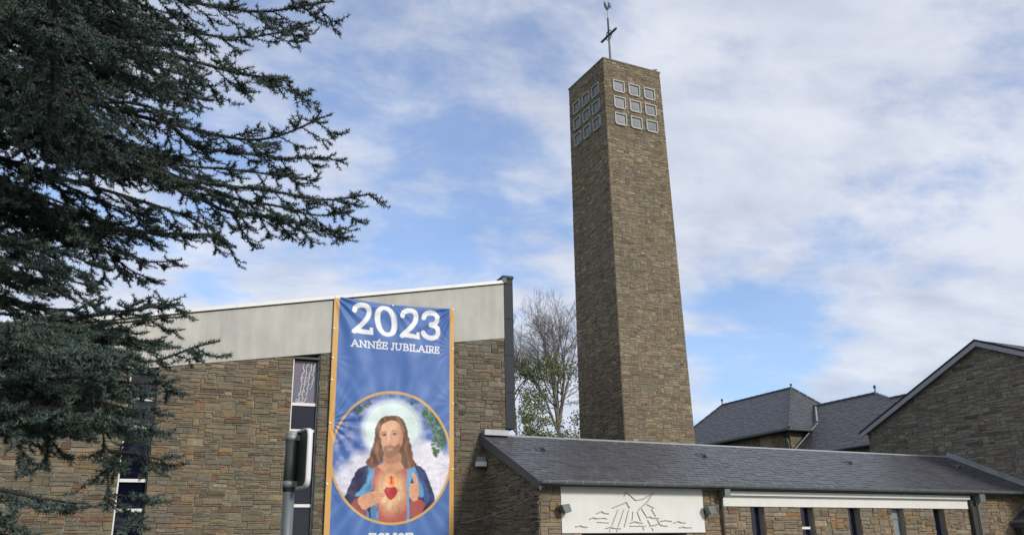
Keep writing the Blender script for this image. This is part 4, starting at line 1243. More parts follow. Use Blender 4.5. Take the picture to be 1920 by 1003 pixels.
paint(text([('A', 146, 268), ('N', 280, 400), ('N', 412, 530), ('É', 546, 626), ('E', 642, 722), ('J', 776, 832), ('U', 838, 948), ('B', 966, 1050), ('I', 1062, 1106),
            ('L', 1118, 1192), ('A', 1200, 1306), ('I', 1316, 1360), ('R', 1370, 1456), ('E', 1466, 1532)], lambda x: 742 + (x - 140) * .082, 98, TX, TY, 8.5), WHITE)
paint(text([('E', 216, 268), ('G', 276, 336), ('L', 344, 394), ('I', 400, 428), ('S', 436, 488), ('E', 496, 552)], lambda x: 1066 - (x - 216) * .004, 74, PX, PY, 6.5), WHITE)
# gold borders
wl_ = (B_S1 - B_S0)
bl = np.clip(0.5 + (0.135 - (uu * wl_)) / 0.012, 0, 1)
br = np.clip(0.5 + (0.115 - ((1 - uu) * wl_)) / 0.012, 0, 1)
paint(np.maximum(bl, br), lin(196, 152, 84))
# folds of the hanging cloth
att = [(B_S0, 8.125), (B_S1, 8.058), (-2.53, 8.03), (B_S0, 6.55), (B_S0, 4.94), (B_S1, 6.98), (B_S1, 5.54), (B_S0, 3.5), (B_S1, 3.9)]
amp = [.032, .032, .006, .002, .022, .003, .002, .003, .002]
DY = np.zeros_like(SS)
for k, ((ax, az), a) in enumerate(zip(att, amp)):
    dx, dz = SS - ax, ZZ - az
    rr_ = np.hypot(dx, dz)
    th = np.arctan2(dz, dx)
    DY += a * np.exp(-rr_ / 1.15) * np.sin(th * (13 + k % 3 * 3) + k * 1.7 + 1.2 * vnoise(th * 2 + 9, rr_ * 2 + 5, 30 + k)) * sm(rr_, 0.0, 0.35)
DY += 0.012 * np.sin(SS * 4.2 + 0.6 * np.sin(ZZ * 1.1)) + 0.008 * np.sin(SS * 9 + ZZ * 1.6) + 0.006 * (vnoise(SS * 2.6 + 30, ZZ * 1.1, 41) - .5)
DY += 0.003 * (vnoise(SS * 7 + 30 + ZZ * 2, ZZ * 5 + 9, 42) - .5) + 0.014 * np.sin((SS * .8 - ZZ) * 3.0) * sm(2.5 - np.abs(ZZ - 4.2), 0, 2) * 0.5
DY *= 0.35 + 0.65 * sm(np.minimum(uu, 1 - uu), 0, 0.12)
ban_loc = CH_M @ Vector((B_S0, -0.10, B_BOT))
banner = empty('banner', ban_loc, CH_RZ, label='tall blue and gold 2023 jubilee banner with a haloed robed figure', cat='banner')
V = np.stack([SS - B_S0, DY, ZZ - B_BOT], -1).reshape(-1, 3)
ii = np.arange(NV * NU).reshape(NV, NU)
Fq = np.stack([ii[:-1, :-1], ii[1:, :-1], ii[1:, 1:], ii[:-1, 1:]], -1).reshape(-1, 4)
link('cloth', np_mesh('cloth', V, Fq, 'banner_print', CLR.reshape(-1, 3), smooth=True), banner)
for s, z in att + [(B_S0, 6.0), (B_S0, 7.3)]:
    x, zz = s - B_S0, z - B_BOT
    x = min(max(x, .03), wl_ - .03)
    zz -= .03
    e = MB().tube([(x + .016 * math.cos(t), -.012, zz + .016 * math.sin(t)) for t in np.linspace(0, 2 * math.pi, 11)], .009, 6, cap=False).build('eyelet', 'white_print', banner)
    MB().tube([(x, -.012, zz), (x + (.02 if s > -2 else -.02 if s < -3 else 0), .03, zz + .02), (x + (.05 if s > -2 else -.05 if s < -3 else 0), .07, zz + .03)], .006, 5).build('tie', 'white_print', e)

# ================================================================== road sign seen from behind
view = Vector((.2195, .9756, 0)); rgt = Vector((.9756, -.2195, 0))
al = RAD(20)
dd = -view * math.cos(al) + rgt * math.sin(al)
nn = Vector((-dd.y, dd.x, 0))
sign = empty('road_sign', (1.383, 6.146, 0), math.atan2(dd.y, dd.x), label='grey road sign seen from behind on a round steel post', cat='road sign')
ox, oy = rgt.dot(dd) * .052, rgt.dot(nn) * .052
MB().tube([(0, 0, -.05), (0, 0, 2.46)], .0395, 20).build('post', 'steel', sign, smooth=True)
MB().tube([(0, 0, 2.455), (0, 0, 2.475), (0, 0, 2.49)], [.044, .044, .030], 20).build('post_cap', 'zinc', sign)
MB().tube([(0, 0, 2.085), (0, 0, 2.455)], .0412, 20).build('sleeve', 'sign_back', sign, smooth=True)
def rrect(hw, h0, h1, r):
    out = []
    for cx, cz, a0 in ((hw - r, h1 - r, 0), (-hw + r, h1 - r, 90), (-hw + r, h0 + r, 180), (hw - r, h0 + r, 270)):
        for t in range(0, 91, 15):
            out.append((cx + r * math.cos(RAD(a0 + t)), cz + r * math.sin(RAD(a0 + t))))
    return out
zb, zt = 2.10, 2.495
pf = lambda a, b, d: (ox + a, oy + d, b)
MB().prism(rrect(.185, zb + .014, zt - .014, .045), pf, -.006, .006).build('plate', 'sign_back', sign)
o2, i2 = rrect(.20, zb, zt, .06), rrect(.186, zb + .014, zt - .014, .046)
m = MB()
n = len(o2)
v = [pf(*p, -.017) for p in o2] + [pf(*p, .017) for p in o2] + [pf(*p, -.017) for p in i2] + [pf(*p, .017) for p in i2]
f = []
for i in range(n):
    j = (i + 1) % n
    f += [(i, j, n + j, n + i), (2 * n + j, 2 * n + i, 3 * n + i, 3 * n + j), (n + i, n + j, 3 * n + j, 3 * n + i), (j, i, 2 * n + i, 2 * n + j)]
m.add(v, f).build('rim', 'white_metal', sign, smooth=True)
for z in (zb + .035, zt - .05):
    c = MB().tube([(0, 0, z - .02), (0, 0, z + .02)], .0445, 16).build('clamp', 'zinc', sign, smooth=True)
    MB().box(min(ox, 0) - .02, max(ox, 0) + .02, min(oy, 0), max(oy, 0), z - .018, z + .018).build('clamp_arm', 'zinc', c)

# ================================================================== cedar in the foreground
CEDAR_LIMBS = [
    ([(-1.64,6.23,5.63),(-0.82,6.08,5.59),(-0.08,5.86,5.5),(0.61,5.61,5.33),(0.95,5.29,5.21),(1.21,4.94,5.14)], 0.035, 0.62),
    ([(-1.77,6.76,5.89),(-0.95,6.74,5.81),(-0.22,6.62,5.72),(0.36,6.44,5.62),(0.8,6.22,5.53),(1.28,5.88,5.55)], 0.03, 0.6),
    ([(-1.41,5.54,4.9),(-0.68,5.37,4.79),(-0.23,5.13,4.62),(0.29,4.87,4.43),(0.66,4.58,4.23),(0.85,4.26,4.08)], 0.035, 0.55),
    ([(-1.82,7.34,5.7),(-0.97,7.37,5.72),(-0.3,7.34,5.68),(0.33,7.29,5.55),(0.77,7.2,5.45)], 0.03, 0.6),
    ([(-1.55,6.38,5.01),(-0.75,6.37,4.97),(-0.19,6.31,4.8),(0.42,6.19,4.66),(1.01,5.99,4.57),(1.42,5.65,4.7)], 0.035, 0.6),
    ([(-0.05,6.24,4.77),(0.55,6.25,4.58),(0.97,6.16,4.54),(1.27,6.06,4.53),(1.54,5.94,4.54)], 0.02, 0.5),
    ([(-1.66,6.99,5.12),(-0.78,7.06,5.02),(-0.22,7.02,4.9),(0.46,6.96,4.72),(1.04,6.78,4.67),(1.51,6.59,4.61)], 0.03, 0.55),
    ([(-1.48,6.38,4.59),(-0.69,6.42,4.55),(-0.14,6.39,4.44),(0.51,6.33,4.29),(1.14,6.16,4.24),(1.47,6.01,4.17),(1.82,5.79,4.19)], 0.036, 0.5),
    ([(0.36,6.41,4.38),(0.86,6.4,4.25),(1.25,6.32,4.2),(1.51,6.26,4.15),(1.76,6.15,4.19)], 0.02, 0.42),
    ([(0.51,6.71,4.42),(0.91,6.69,4.24),(1.27,6.59,4.21),(1.52,6.51,4.14),(1.76,6.41,4.1)], 0.02, 0.42),
    ([(-1.71,7.53,4.91),(-0.85,7.63,4.81),(-0.29,7.63,4.7),(0.29,7.59,4.59),(0.82,7.52,4.43),(1.1,7.49,4.18)], 0.03, 0.6),
    ([(-1.51,7.25,4.05),(-0.73,7.4,3.84),(-0.43,7.34,3.99),(-0.15,7.27,4.14),(0.15,7.22,4.17),(0.46,7.17,4.17),(0.86,7.09,4.19)], 0.05, 0.5),
    ([(-0.43,7.19,4.03),(-0.1,7.15,4.03),(0.2,7.11,3.96),(0.4,7.08,3.89),(0.63,7.0,3.91)], 0.02, 0.38),
    ([(-0.15,7.27,4.14),(0.09,7.28,4.0),(0.3,7.29,3.85),(0.47,7.26,3.8)], 0.015, 0.3),
    ([(-0.46,4.89,5.05),(-0.4,5.17,4.82),(-0.36,5.44,4.55),(-0.34,5.72,4.21),(-0.32,5.95,3.94)], 0.03, 0.45),
    ([(-0.89,5.28,5.11),(-0.53,5.5,4.92),(-0.28,5.73,4.65),(-0.09,5.95,4.33),(-0.02,6.09,4.13)], 0.02, 0.45),
    ([(-0.33,5.76,5.56),(-0.02,5.96,5.27),(0.23,6.08,5.06),(0.58,6.14,4.91)], 0.02, 0.5),
    ([(-1.48,6.75,4.25),(-0.86,6.79,4.27),(-0.52,6.8,4.21),(-0.26,6.81,4.09),(-0.1,6.82,3.91)], 0.03, 0.5),
    ([(-1.37,6.48,3.86),(-0.71,6.61,3.79),(-0.37,6.69,3.63),(-0.13,6.72,3.55),(0.09,6.73,3.52)], 0.03, 0.45),
    ([(-1.5,7.58,3.67),(-0.76,7.69,3.66),(-0.46,7.73,3.62),(-0.27,7.74,3.59),(-0.06,7.74,3.62),(0.07,7.71,3.72)], 0.07, 0.32),
    ([(-0.5,7.73,3.62),(-0.33,7.8,3.52),(-0.18,7.85,3.5),(0.08,7.86,3.63),(0.33,7.88,3.68),(0.51,7.88,3.8)], 0.035, 0.3),
    ([(-1.03,6.38,2.96),(-0.59,6.33,3.06),(-0.29,6.26,3.1),(0.04,6.17,3.16),(0.28,6.06,3.2),(0.58,5.95,3.25)], 0.03, 0.36),
    ([(-0.17,6.33,3.06),(0.08,6.28,3.15),(0.33,6.23,3.19),(0.61,6.16,3.23)], 0.015, 0.28),
    ([(-0.3,6.83,3.09),(0.06,6.89,3.18),(0.35,6.94,3.19),(0.58,6.98,3.28)], 0.015, 0.28),
    ([(-0.91,5.83,2.66),(-0.46,5.8,2.79),(-0.17,5.75,2.83),(0.12,5.7,2.82),(0.36,5.64,2.77),(0.52,5.56,2.81),(0.63,5.48,2.86),(0.75,5.4,2.9)], 0.03, 0.34),
    ([(-0.83,5.48,2.43),(-0.36,5.46,2.57),(-0.06,5.42,2.63),(0.21,5.38,2.6),(0.43,5.33,2.6),(0.54,5.29,2.56)], 0.03, 0.36),
    ([(-0.86,5.78,2.39),(-0.43,5.79,2.55),(-0.11,5.77,2.59),(0.15,5.76,2.56),(0.36,5.74,2.51),(0.48,5.71,2.53)], 0.03, 0.36),
    ([(-0.78,5.41,2.24),(-0.39,5.41,2.4),(-0.14,5.39,2.44),(0.1,5.37,2.44),(0.29,5.35,2.39),(0.43,5.33,2.36)], 0.03, 0.34),
    ([(-0.82,5.25,2.58),(-0.47,5.2,2.74),(-0.23,5.17,2.76),(0.0,5.13,2.72),(0.14,5.09,2.66)], 0.02, 0.36),
    ([(-0.81,5.49,2.33),(-0.43,5.51,2.35),(-0.23,5.49,2.37),(-0.03,5.47,2.36),(0.11,5.45,2.32)], 0.025, 0.3),
    ([(-0.62,4.55,1.92),(-0.32,4.55,1.95),(-0.15,4.54,1.93),(-0.02,4.51,1.9),(0.12,4.49,1.89)], 0.02, 0.24),
    ([(-0.5,4.37,1.76),(-0.29,4.39,1.81),(-0.17,4.39,1.79),(-0.06,4.4,1.74)], 0.02, 0.2),
    ([(0.16,5.73,2.47),(0.21,5.76,2.29),(0.25,5.77,2.11),(0.26,5.78,1.93)], 0.008, 0.2),
    ([(0.28,5.87,2.79),(0.32,5.91,2.57),(0.32,5.94,2.35),(0.25,5.97,2.19)], 0.008, 0.18),
    ([(0.22,5.76,2.27),(0.36,5.72,2.26),(0.51,5.68,2.22),(0.59,5.63,2.25)], 0.01, 0.13),
    ([(0.23,5.68,2.01),(0.32,5.65,1.95),(0.41,5.61,1.87),(0.47,5.57,1.89)], 0.008, 0.14),
    ([(0.28,5.68,2.02),(0.37,5.62,2.0),(0.45,5.57,2.0)], 0.006, 0.1),
    ([(-0.15,5.73,2.48),(-0.1,5.75,2.34),(-0.09,5.77,2.19)], 0.006, 0.2),
    ([(-0.48,5.42,2.39),(-0.3,5.41,2.34),(-0.21,5.4,2.2),(-0.15,5.37,2.17)], 0.01, 0.2),
    ([(-1.67,8.18,5.76),(-0.84,8.16,5.59),(-0.04,8.1,5.34),(0.57,7.94,5.16)], 0.018, 0.63),
    ([(-1.78,6.85,6.22),(-1.14,7.2,6.35),(-0.39,7.54,6.4),(0.26,7.79,6.49)], 0.018, 0.47),
    ([(-1.82,7.06,5.41),(-1.08,6.73,5.1),(-0.47,6.34,4.76),(-0.07,5.88,4.47)], 0.018, 0.49),
    ([(-1.2,5.86,5.19),(-0.65,6.52,5.49),(0.01,7.16,5.7),(0.63,7.73,5.95)], 0.018, 0.48),
    ([(-2.07,7.95,5.54),(-1.25,7.55,5.19),(-0.72,7.05,4.84),(-0.43,6.48,4.53)], 0.018, 0.49),
    ([(-1.5,8.56,5.13),(-0.63,8.33,4.84),(0.01,8.02,4.54),(0.41,7.64,4.32)], 0.018, 0.59),
    ([(-1.6,7.81,6.57),(-0.79,7.9,6.5),(-0.01,7.94,6.35),(0.59,7.89,6.25)], 0.018, 0.51),
    ([(-1.53,5.67,4.82),(-1.04,6.01,4.9),(-0.65,6.3,4.96),(-0.39,6.54,5.04)], 0.018, 0.57),
    ([(-1.45,6.0,5.74),(-0.9,6.54,6.01),(-0.38,7.05,6.24),(0.02,7.5,6.5)], 0.018, 0.55),
    ([(-1.37,5.62,4.92),(-0.94,6.54,5.34),(-0.36,7.45,5.69),(0.19,8.3,6.07)], 0.018, 0.45),
    ([(-1.49,7.89,5.35),(-0.67,7.66,5.08),(-0.15,7.35,4.81),(0.14,6.98,4.6)], 0.018, 0.57),
    ([(-2.27,7.56,6.64),(-1.43,7.11,6.23),(-0.85,6.58,5.79),(-0.5,5.98,5.38)], 0.018, 0.6),
    ([(-1.18,6.87,4.54),(-0.5,7.15,4.5),(0.07,7.38,4.42),(0.49,7.56,4.4)], 0.018, 0.61),
    ([(-1.7,7.44,6.51),(-0.86,6.9,6.05),(-0.14,6.31,5.53),(0.32,5.63,5.05)], 0.018, 0.64),
    ([(-2.03,7.56,6.53),(-1.22,7.25,6.21),(-0.53,6.88,5.84),(-0.06,6.42,5.51)], 0.018, 0.63),
    ([(-1.51,6.09,4.77),(-0.92,6.15,4.67),(-0.45,6.15,4.55),(-0.13,6.09,4.47)], 0.018, 0.48),
    ([(-1.04,5.88,4.52),(-0.51,6.84,4.85),(0.0,7.75,5.13),(0.41,8.63,5.46)], 0.018, 0.56),
    ([(-2.0,7.65,5.86),(-1.23,7.5,5.64),(-0.56,7.3,5.37),(-0.08,7.02,5.15)], 0.018, 0.53),
    ([(-1.4,6.49,6.03),(-0.75,6.9,6.2),(-0.27,7.25,6.34),(0.04,7.56,6.51)], 0.018, 0.48),
    ([(-1.41,7.88,5.41),(-0.57,7.41,5.02),(0.11,6.88,4.6),(0.54,6.26,4.25)], 0.018, 0.54),
    ([(-1.41,6.48,5.82),(-0.8,7.06,6.08),(-0.24,7.61,6.3),(0.19,8.1,6.55)], 0.018, 0.62),
    ([(-1.69,7.89,4.81),(-0.92,7.83,4.6),(-0.28,7.7,4.36),(0.17,7.5,4.19)], 0.018, 0.51),
    ([(-2.17,8.05,6.07),(-1.42,8.22,6.01),(-0.79,8.33,5.91),(-0.34,8.35,5.85)], 0.018, 0.58),
    ([(-1.56,6.31,4.96),(-1.03,6.9,5.15),(-0.61,7.44,5.3),(-0.32,7.94,5.49)], 0.018, 0.62),
    ([(-1.55,7.29,5.86),(-0.81,7.41,5.8),(-0.07,7.49,5.67),(0.51,7.48,5.58)], 0.018, 0.6),
    ([(-1.49,6.76,5.53),(-0.84,7.14,5.63),(-0.3,7.48,5.68),(0.1,7.76,5.78)], 0.018, 0.59),
    ([(-0.84,6.35,2.9),(-0.37,5.95,2.9),(0.03,5.53,2.83),(0.29,5.1,2.71)], 0.015, 0.37),
    ([(-1.04,6.86,3.02),(-0.55,6.76,3.1),(-0.14,6.65,3.09),(0.15,6.53,3.04)], 0.015, 0.4),
    ([(-1.04,6.9,2.96),(-0.54,6.57,2.98),(-0.09,6.23,2.93),(0.23,5.87,2.83)], 0.015, 0.4),
    ([(-1.01,7.26,2.63),(-0.49,6.97,2.66),(0.03,6.65,2.63),(0.41,6.31,2.54)], 0.015, 0.36),
    ([(-0.87,6.1,2.93),(-0.45,6.28,3.06),(0.03,6.45,3.13),(0.43,6.6,3.14)], 0.015, 0.39),
    ([(-1.11,6.37,2.58),(-0.7,6.48,2.67),(-0.27,6.57,2.7),(0.08,6.64,2.68)], 0.015, 0.35),
    ([(-0.93,6.7,2.72),(-0.43,6.21,2.72),(-0.02,5.7,2.64),(0.24,5.18,2.52)], 0.015, 0.32),
    ([(-0.98,6.59,2.83),(-0.53,6.58,2.92),(-0.18,6.56,2.92),(0.06,6.53,2.88)], 0.015, 0.31),
    ([(-0.94,5.34,2.57),(-0.6,5.51,2.67),(-0.35,5.67,2.71),(-0.18,5.82,2.7)], 0.015, 0.32),
    ([(-1.12,5.84,2.83),(-0.76,6.06,2.96),(-0.42,6.26,3.02),(-0.16,6.45,3.03)], 0.015, 0.37),
    ([(-0.81,5.95,2.85),(-0.39,5.88,2.92),(-0.1,5.79,2.91),(0.07,5.7,2.86)], 0.015, 0.35),
    ([(-0.73,5.11,2.74),(-0.41,5.56,2.92),(-0.08,6.0,3.05),(0.18,6.43,3.12)], 0.015, 0.31),
    ([(-1.2,7.2,2.85),(-0.71,7.14,2.93),(-0.26,7.06,2.93),(0.07,6.97,2.88)], 0.015, 0.35),
    ([(-0.77,5.41,2.4),(-0.43,5.79,2.52),(-0.11,6.14,2.58),(0.15,6.49,2.6)], 0.015, 0.37),
    ([(-0.71,5.91,2.39),(-0.32,6.35,2.52),(0.1,6.77,2.58),(0.46,7.17,2.6)], 0.015, 0.3),
    ([(-0.86,5.33,2.78),(-0.52,5.72,2.96),(-0.16,6.1,3.07),(0.15,6.47,3.13)], 0.015, 0.41),
    ([(-0.93,5.69,2.7),(-0.6,6.23,2.88),(-0.29,6.76,3.01),(-0.05,7.29,3.08)], 0.015, 0.35),
    ([(-0.7,5.7,2.36),(-0.34,6.28,2.5),(0.07,6.83,2.59),(0.44,7.37,2.62)], 0.015, 0.36),
    ([(-1.05,6.14,2.75),(-0.62,6.02,2.81),(-0.17,5.89,2.8),(0.18,5.74,2.75)], 0.015, 0.36),
    ([(-0.89,5.67,2.85),(-0.53,6.06,3.03),(-0.18,6.44,3.14),(0.11,6.81,3.2)], 0.015, 0.4),
    ([(-1.16,7.07,3.24),(-0.67,6.99,3.33),(-0.28,6.9,3.33),(-0.01,6.8,3.27)], 0.015, 0.33),
    ([(-1.04,5.67,2.75),(-0.69,5.94,2.89),(-0.27,6.2,2.97),(0.11,6.45,3.0)], 0.015, 0.36),
    ([(-0.79,5.34,2.48),(-0.47,5.85,2.64),(-0.08,6.36,2.74),(0.28,6.84,2.79)], 0.015, 0.34),
    ([(-1.04,6.24,2.69),(-0.62,6.23,2.77),(-0.28,6.2,2.77),(-0.05,6.16,2.73)], 0.015, 0.34),
    ([(-0.83,5.65,2.47),(-0.46,5.84,2.57),(-0.19,6.01,2.6),(-0.01,6.17,2.59)], 0.015, 0.41),
    ([(-1.01,6.85,2.55),(-0.53,6.63,2.6),(-0.21,6.38,2.56),(-0.02,6.12,2.48)], 0.015, 0.37),
    ([(-1.04,7.13,2.73),(-0.52,6.78,2.75),(-0.11,6.4,2.7),(0.17,6.0,2.6)], 0.015, 0.35),
    ([(-1.18,6.94,2.58),(-0.67,6.41,2.58),(-0.3,5.86,2.5),(-0.07,5.29,2.38)], 0.015, 0.4),
    ([(-1.08,6.83,2.68),(-0.63,6.97,2.79),(-0.26,7.09,2.82),(0.01,7.2,2.79)], 0.015, 0.32),
    ([(-0.9,5.8,2.66),(-0.49,5.7,2.71),(-0.14,5.58,2.7),(0.11,5.45,2.65)], 0.015, 0.37),
    ([(-1.67,7.83,4.11),(-1.19,7.91,4.03),(-0.74,7.97,3.95),(-0.48,7.99,3.88)], 0.016, 0.4),
    ([(-1.46,8.06,4.81),(-0.9,7.95,4.67),(-0.29,7.81,4.51),(0.13,7.63,4.34)], 0.016, 0.31),
    ([(-1.65,8.13,4.19),(-1.12,8.06,4.07),(-0.58,7.97,3.93),(-0.24,7.84,3.79)], 0.016, 0.32),
    ([(-1.19,7.31,4.35),(-0.69,7.26,4.24),(-0.26,7.17,4.13),(-0.02,7.05,4.02)], 0.016, 0.32),
    ([(-1.49,6.84,3.9),(-1.04,6.72,3.77),(-0.66,6.56,3.65),(-0.44,6.36,3.53)], 0.016, 0.31),
    ([(-1.09,6.35,3.81),(-0.69,6.64,3.83),(-0.21,6.91,3.82),(0.14,7.16,3.8)], 0.016, 0.35),
    ([(-1.29,6.85,3.95),(-0.82,6.71,3.82),(-0.32,6.55,3.67),(0.01,6.35,3.51)], 0.016, 0.4),
    ([(-1.47,7.9,4.65),(-0.92,7.75,4.5),(-0.4,7.56,4.33),(-0.08,7.34,4.17)], 0.016, 0.39),
    ([(-1.44,7.59,4.44),(-0.92,7.52,4.32),(-0.47,7.41,4.2),(-0.2,7.27,4.08)], 0.016, 0.32),
    ([(-1.29,6.36,3.98),(-0.93,6.83,4.08),(-0.49,7.28,4.15),(-0.16,7.71,4.2)], 0.016, 0.4),
    ([(-1.15,6.23,4.04),(-0.78,6.64,4.13),(-0.42,7.03,4.2),(-0.21,7.4,4.27)], 0.016, 0.34),
    ([(-1.45,7.82,4.09),(-0.88,7.36,3.85),(-0.41,6.86,3.6),(-0.15,6.32,3.38)], 0.016, 0.41),
    ([(-1.06,6.78,6.01),(-0.67,6.61,5.8),(-0.12,6.43,5.56),(0.22,6.16,5.4)], 0.014, 0.37),
    ([(-0.61,6.39,4.59),(-0.28,6.75,4.64),(0.27,7.1,4.63),(0.65,7.39,4.73)], 0.014, 0.4),
    ([(-0.88,6.34,5.5),(-0.54,6.43,5.46),(-0.05,6.53,5.39),(0.25,6.54,5.4)], 0.014, 0.37),
    ([(-0.69,6.84,4.99),(-0.33,7.16,5.03),(0.25,7.48,5.01),(0.65,7.72,5.1)], 0.014, 0.43),
    ([(-0.74,6.64,5.21),(-0.37,6.53,5.04),(0.13,6.42,4.84),(0.44,6.23,4.75)], 0.014, 0.35),
    ([(-1.04,6.55,5.64),(-0.71,6.79,5.68),(-0.17,7.03,5.68),(0.2,7.19,5.78)], 0.014, 0.35),
    ([(-0.63,6.61,5.41),(-0.26,6.7,5.35),(0.26,6.78,5.25),(0.59,6.79,5.25)], 0.014, 0.36),
    ([(-0.97,6.36,5.6),(-0.65,6.71,5.72),(-0.19,7.07,5.81),(0.09,7.35,5.99)], 0.014, 0.37),
    ([(-0.88,6.25,5.41),(-0.54,6.29,5.34),(-0.13,6.32,5.25),(0.09,6.29,5.24)], 0.014, 0.42),
    ([(-0.76,7.17,6.42),(-0.34,7.1,6.27),(0.18,7.02,6.1),(0.47,6.87,6.01)], 0.014, 0.45),
]
TRUNK = Vector((-1.95, 8.0, 0))
cedar = empty('cedar_tree', TRUNK, label='large blue green cedar whose branches sweep in from the frame edge', cat='tree')
def catmull(pts, step):
    pts = [np.array(p, float) for p in pts]
    P_ = [2 * pts[0] - pts[1]] + pts + [2 * pts[-1] - pts[-2]]
    out = []
    for i in range(len(pts) - 1):
        p0, p1, p2, p3 = P_[i:i + 4]
        n = max(2, int(np.linalg.norm(p2 - p1) / step))
        for t in np.linspace(0, 1, n, endpoint=False):
            out.append(0.5 * (2 * p1 + (p2 - p0) * t + (2 * p0 - 5 * p1 + 4 * p2 - p3) * t * t + (3 * p1 - p0 - 3 * p2 + p3) * t ** 3))
    out.append(pts[-1])
    return np.array(out)
rc2 = np.random.default_rng(77)
tr_np = np.array([TRUNK.x, TRUNK.y, 0.0])
limb_mb = MB()
S0_, S1_, SR0, SR1 = [], [], [], []            # thin twig pieces
spur_p, spur_d, spur_k = [], [], []            # needle rosettes: place, twig direction, tip-ness
UPV = np.array([0, 0, 1.0])
def polyline_twig(p, d, length, r0, droop, lift, nseg):
    """a slender twig that sags, then lifts its tip; returns its points"""
    pts = [p]
    step = length / nseg
    for k in range(nseg):
        t = (k + 1) / nseg
        d = d + UPV * (-droop * (1 - t) + lift * t) * step / max(length, .05) + rc2.normal(0, .07, 3)
        d = d / np.linalg.norm(d)
        pts.append(pts[-1] + d * step)
    for k in range(nseg):
        S0_.append(pts[k]); S1_.append(pts[k + 1])
        SR0.append(r0 * (1 - .75 * k / nseg)); SR1.append(r0 * (1 - .75 * (k + 1) / nseg))
    return np.array(pts)
def spurs_along(pts, spacing, start=0.12):
    L = np.linalg.norm(np.diff(pts, axis=0), axis=1)
    tot = L.sum()
    cum = np.concatenate([[0], np.cumsum(L)])
    s = tot * start
    while s < tot + 1e-6:
        i = min(np.searchsorted(cum, s, 'right') - 1, len(L) - 1)
        f = (s - cum[i]) / max(L[i], 1e-9)
        d = (pts[i + 1] - pts[i]) / max(L[i], 1e-9)
        spur_p.append(pts[i] * (1 - f) + pts[i + 1] * f); spur_d.append(d); spur_k.append(s / tot)
        s += spacing * rc2.uniform(.75, 1.3)
for pts, rad, spread in CEDAR_LIMBS:
    p0 = np.array(pts[0])
    if np.hypot(p0[0] - TRUNK.x, p0[1] - TRUNK.y) < 2.6 and len(pts) > 3 and rad >= .018:
        pts = [(TRUNK.x, TRUNK.y, p0[2] - .25)] + list(pts)
        rad *= 1.3
    c = catmull(pts, .06)
    n = len(c)
    c[1:-1] += np.cumsum(rc2.normal(0, .004, (n - 2, 3)), 0) * 0.4
    rads = [max(.004, rad * (1 - .9 * (i / (n - 1)) ** .8)) for i in range(n)]
    limb_mb.tube([tuple(q) for q in c[::2]] + [tuple(c[-1])], rads[::2] + [.003], 6, cap=False)
    acc = 0.0
    side = 1
    total = n
    for i in range(2, n - 1):
        q = c[i]
        x, y, dist = view_share(q)
        if x < -1.3 or y > 1.45 or y < -1.35:
            continue
        acc += np.linalg.norm(c[i] - c[i - 1])
        if acc < .055:
            continue
        acc = rc2.uniform(-.025, .02)
        side = -side
        t = i / (n - 1)
        tan = c[min(i + 1, n - 1)] - c[i - 1]; tan /= np.linalg.norm(tan)
        sd = np.cross(tan, UPV); sd /= max(np.linalg.norm(sd), 1e-6)
        if abs(tan[2]) > .85:                  # hanging stems: twigs go all round
            w = rc2.uniform(0, 6.28); sd = np.array([math.cos(w), math.sin(w), 0])
        ang_ = rc2.uniform(.5, 1.05)
        d = tan * math.cos(ang_) + sd * side * math.sin(ang_) + UPV * rc2.uniform(-.45, .08)
        d /= np.linalg.norm(d)
        ln = spread * (.30 + .70 * min(1, (1 - t) * 2.2)) * rc2.uniform(.45, 1.1)
        tw = polyline_twig(q, d, ln, .0045, 1.3, .9, max(3, int(ln / .075)))
        spurs_along(tw, .0145)
        # twigs on the side branch
        seglen = ln / (len(tw) - 1)
        for j in range(1, len(tw) - 1):
            for _ in range(3):
                if rc2.random() < .16:
                    continue
                tn = tw[j + 1] - tw[j]; tn /= np.linalg.norm(tn)
                s2_ = np.cross(tn, UPV); s2_ /= max(np.linalg.norm(s2_), 1e-6)
                a2 = rc2.uniform(.45, 1.0)
                d2 = tn * math.cos(a2) + s2_ * rc2.choice([-1, 1]) * math.sin(a2) + UPV * rc2.uniform(-.5, .12)
                d2 /= np.linalg.norm(d2)
                l2_ = rc2.uniform(.06, .19) * (1 - .45 * j / len(tw))
                t2 = polyline_twig(tw[j] + (tw[j + 1] - tw[j]) * rc2.random(), d2, l2_, .0028, 1.0, .9, 2)
                spurs_along(t2, .0145)
    spurs_along(c[int(n * .3):], .012)
# limbs in the tree's own frame
off = np.array([TRUNK.x, TRUNK.y, 0])
limb_mb.v = [(x - off[0], y - off[1], z) for x, y, z in limb_mb.v]
limb_mb.build('limbs', 'bark', cedar, smooth=True)
SV, SF = seg_arrays(np.array(S0_) - off, np.array(S1_) - off, SR0, SR1, 3)
link('twigs', np_mesh('twigs', SV, SF, 'bark'), cedar, kind='stuff')
tk = MB()
tp = [(0.05 * math.sin(z * .7), 0.04 * math.cos(z * .9), z) for z in np.linspace(-.1, 15, 26)]
tk.tube(tp, [.36 * (1 - .055 * z) * (1.35 if z < .3 else 1) for z in np.linspace(-.1, 15, 26)], 12)
tk.build('trunk', 'bark', cedar, smooth=True)
C_, D_, K_ = np.array(spur_p) - off, np.array(spur_d), np.array(spur_k)
NS, NN = len(C_), 8
dirs = rc2.normal(0, 1, (NS, NN, 3))
dirs += D_[:, None, :] * .55 + UPV * .35
dirs /= np.linalg.norm(dirs, axis=2, keepdims=True)
ln_ = rc2.uniform(.020, .034, (NS, NN, 1))
sidev = np.cross(dirs, rc2.normal(0, 1, (NS, NN, 3))); sidev /= np.linalg.norm(sidev, axis=2, keepdims=True)
bs = C_[:, None, :] + dirs * .002
wd = .0033
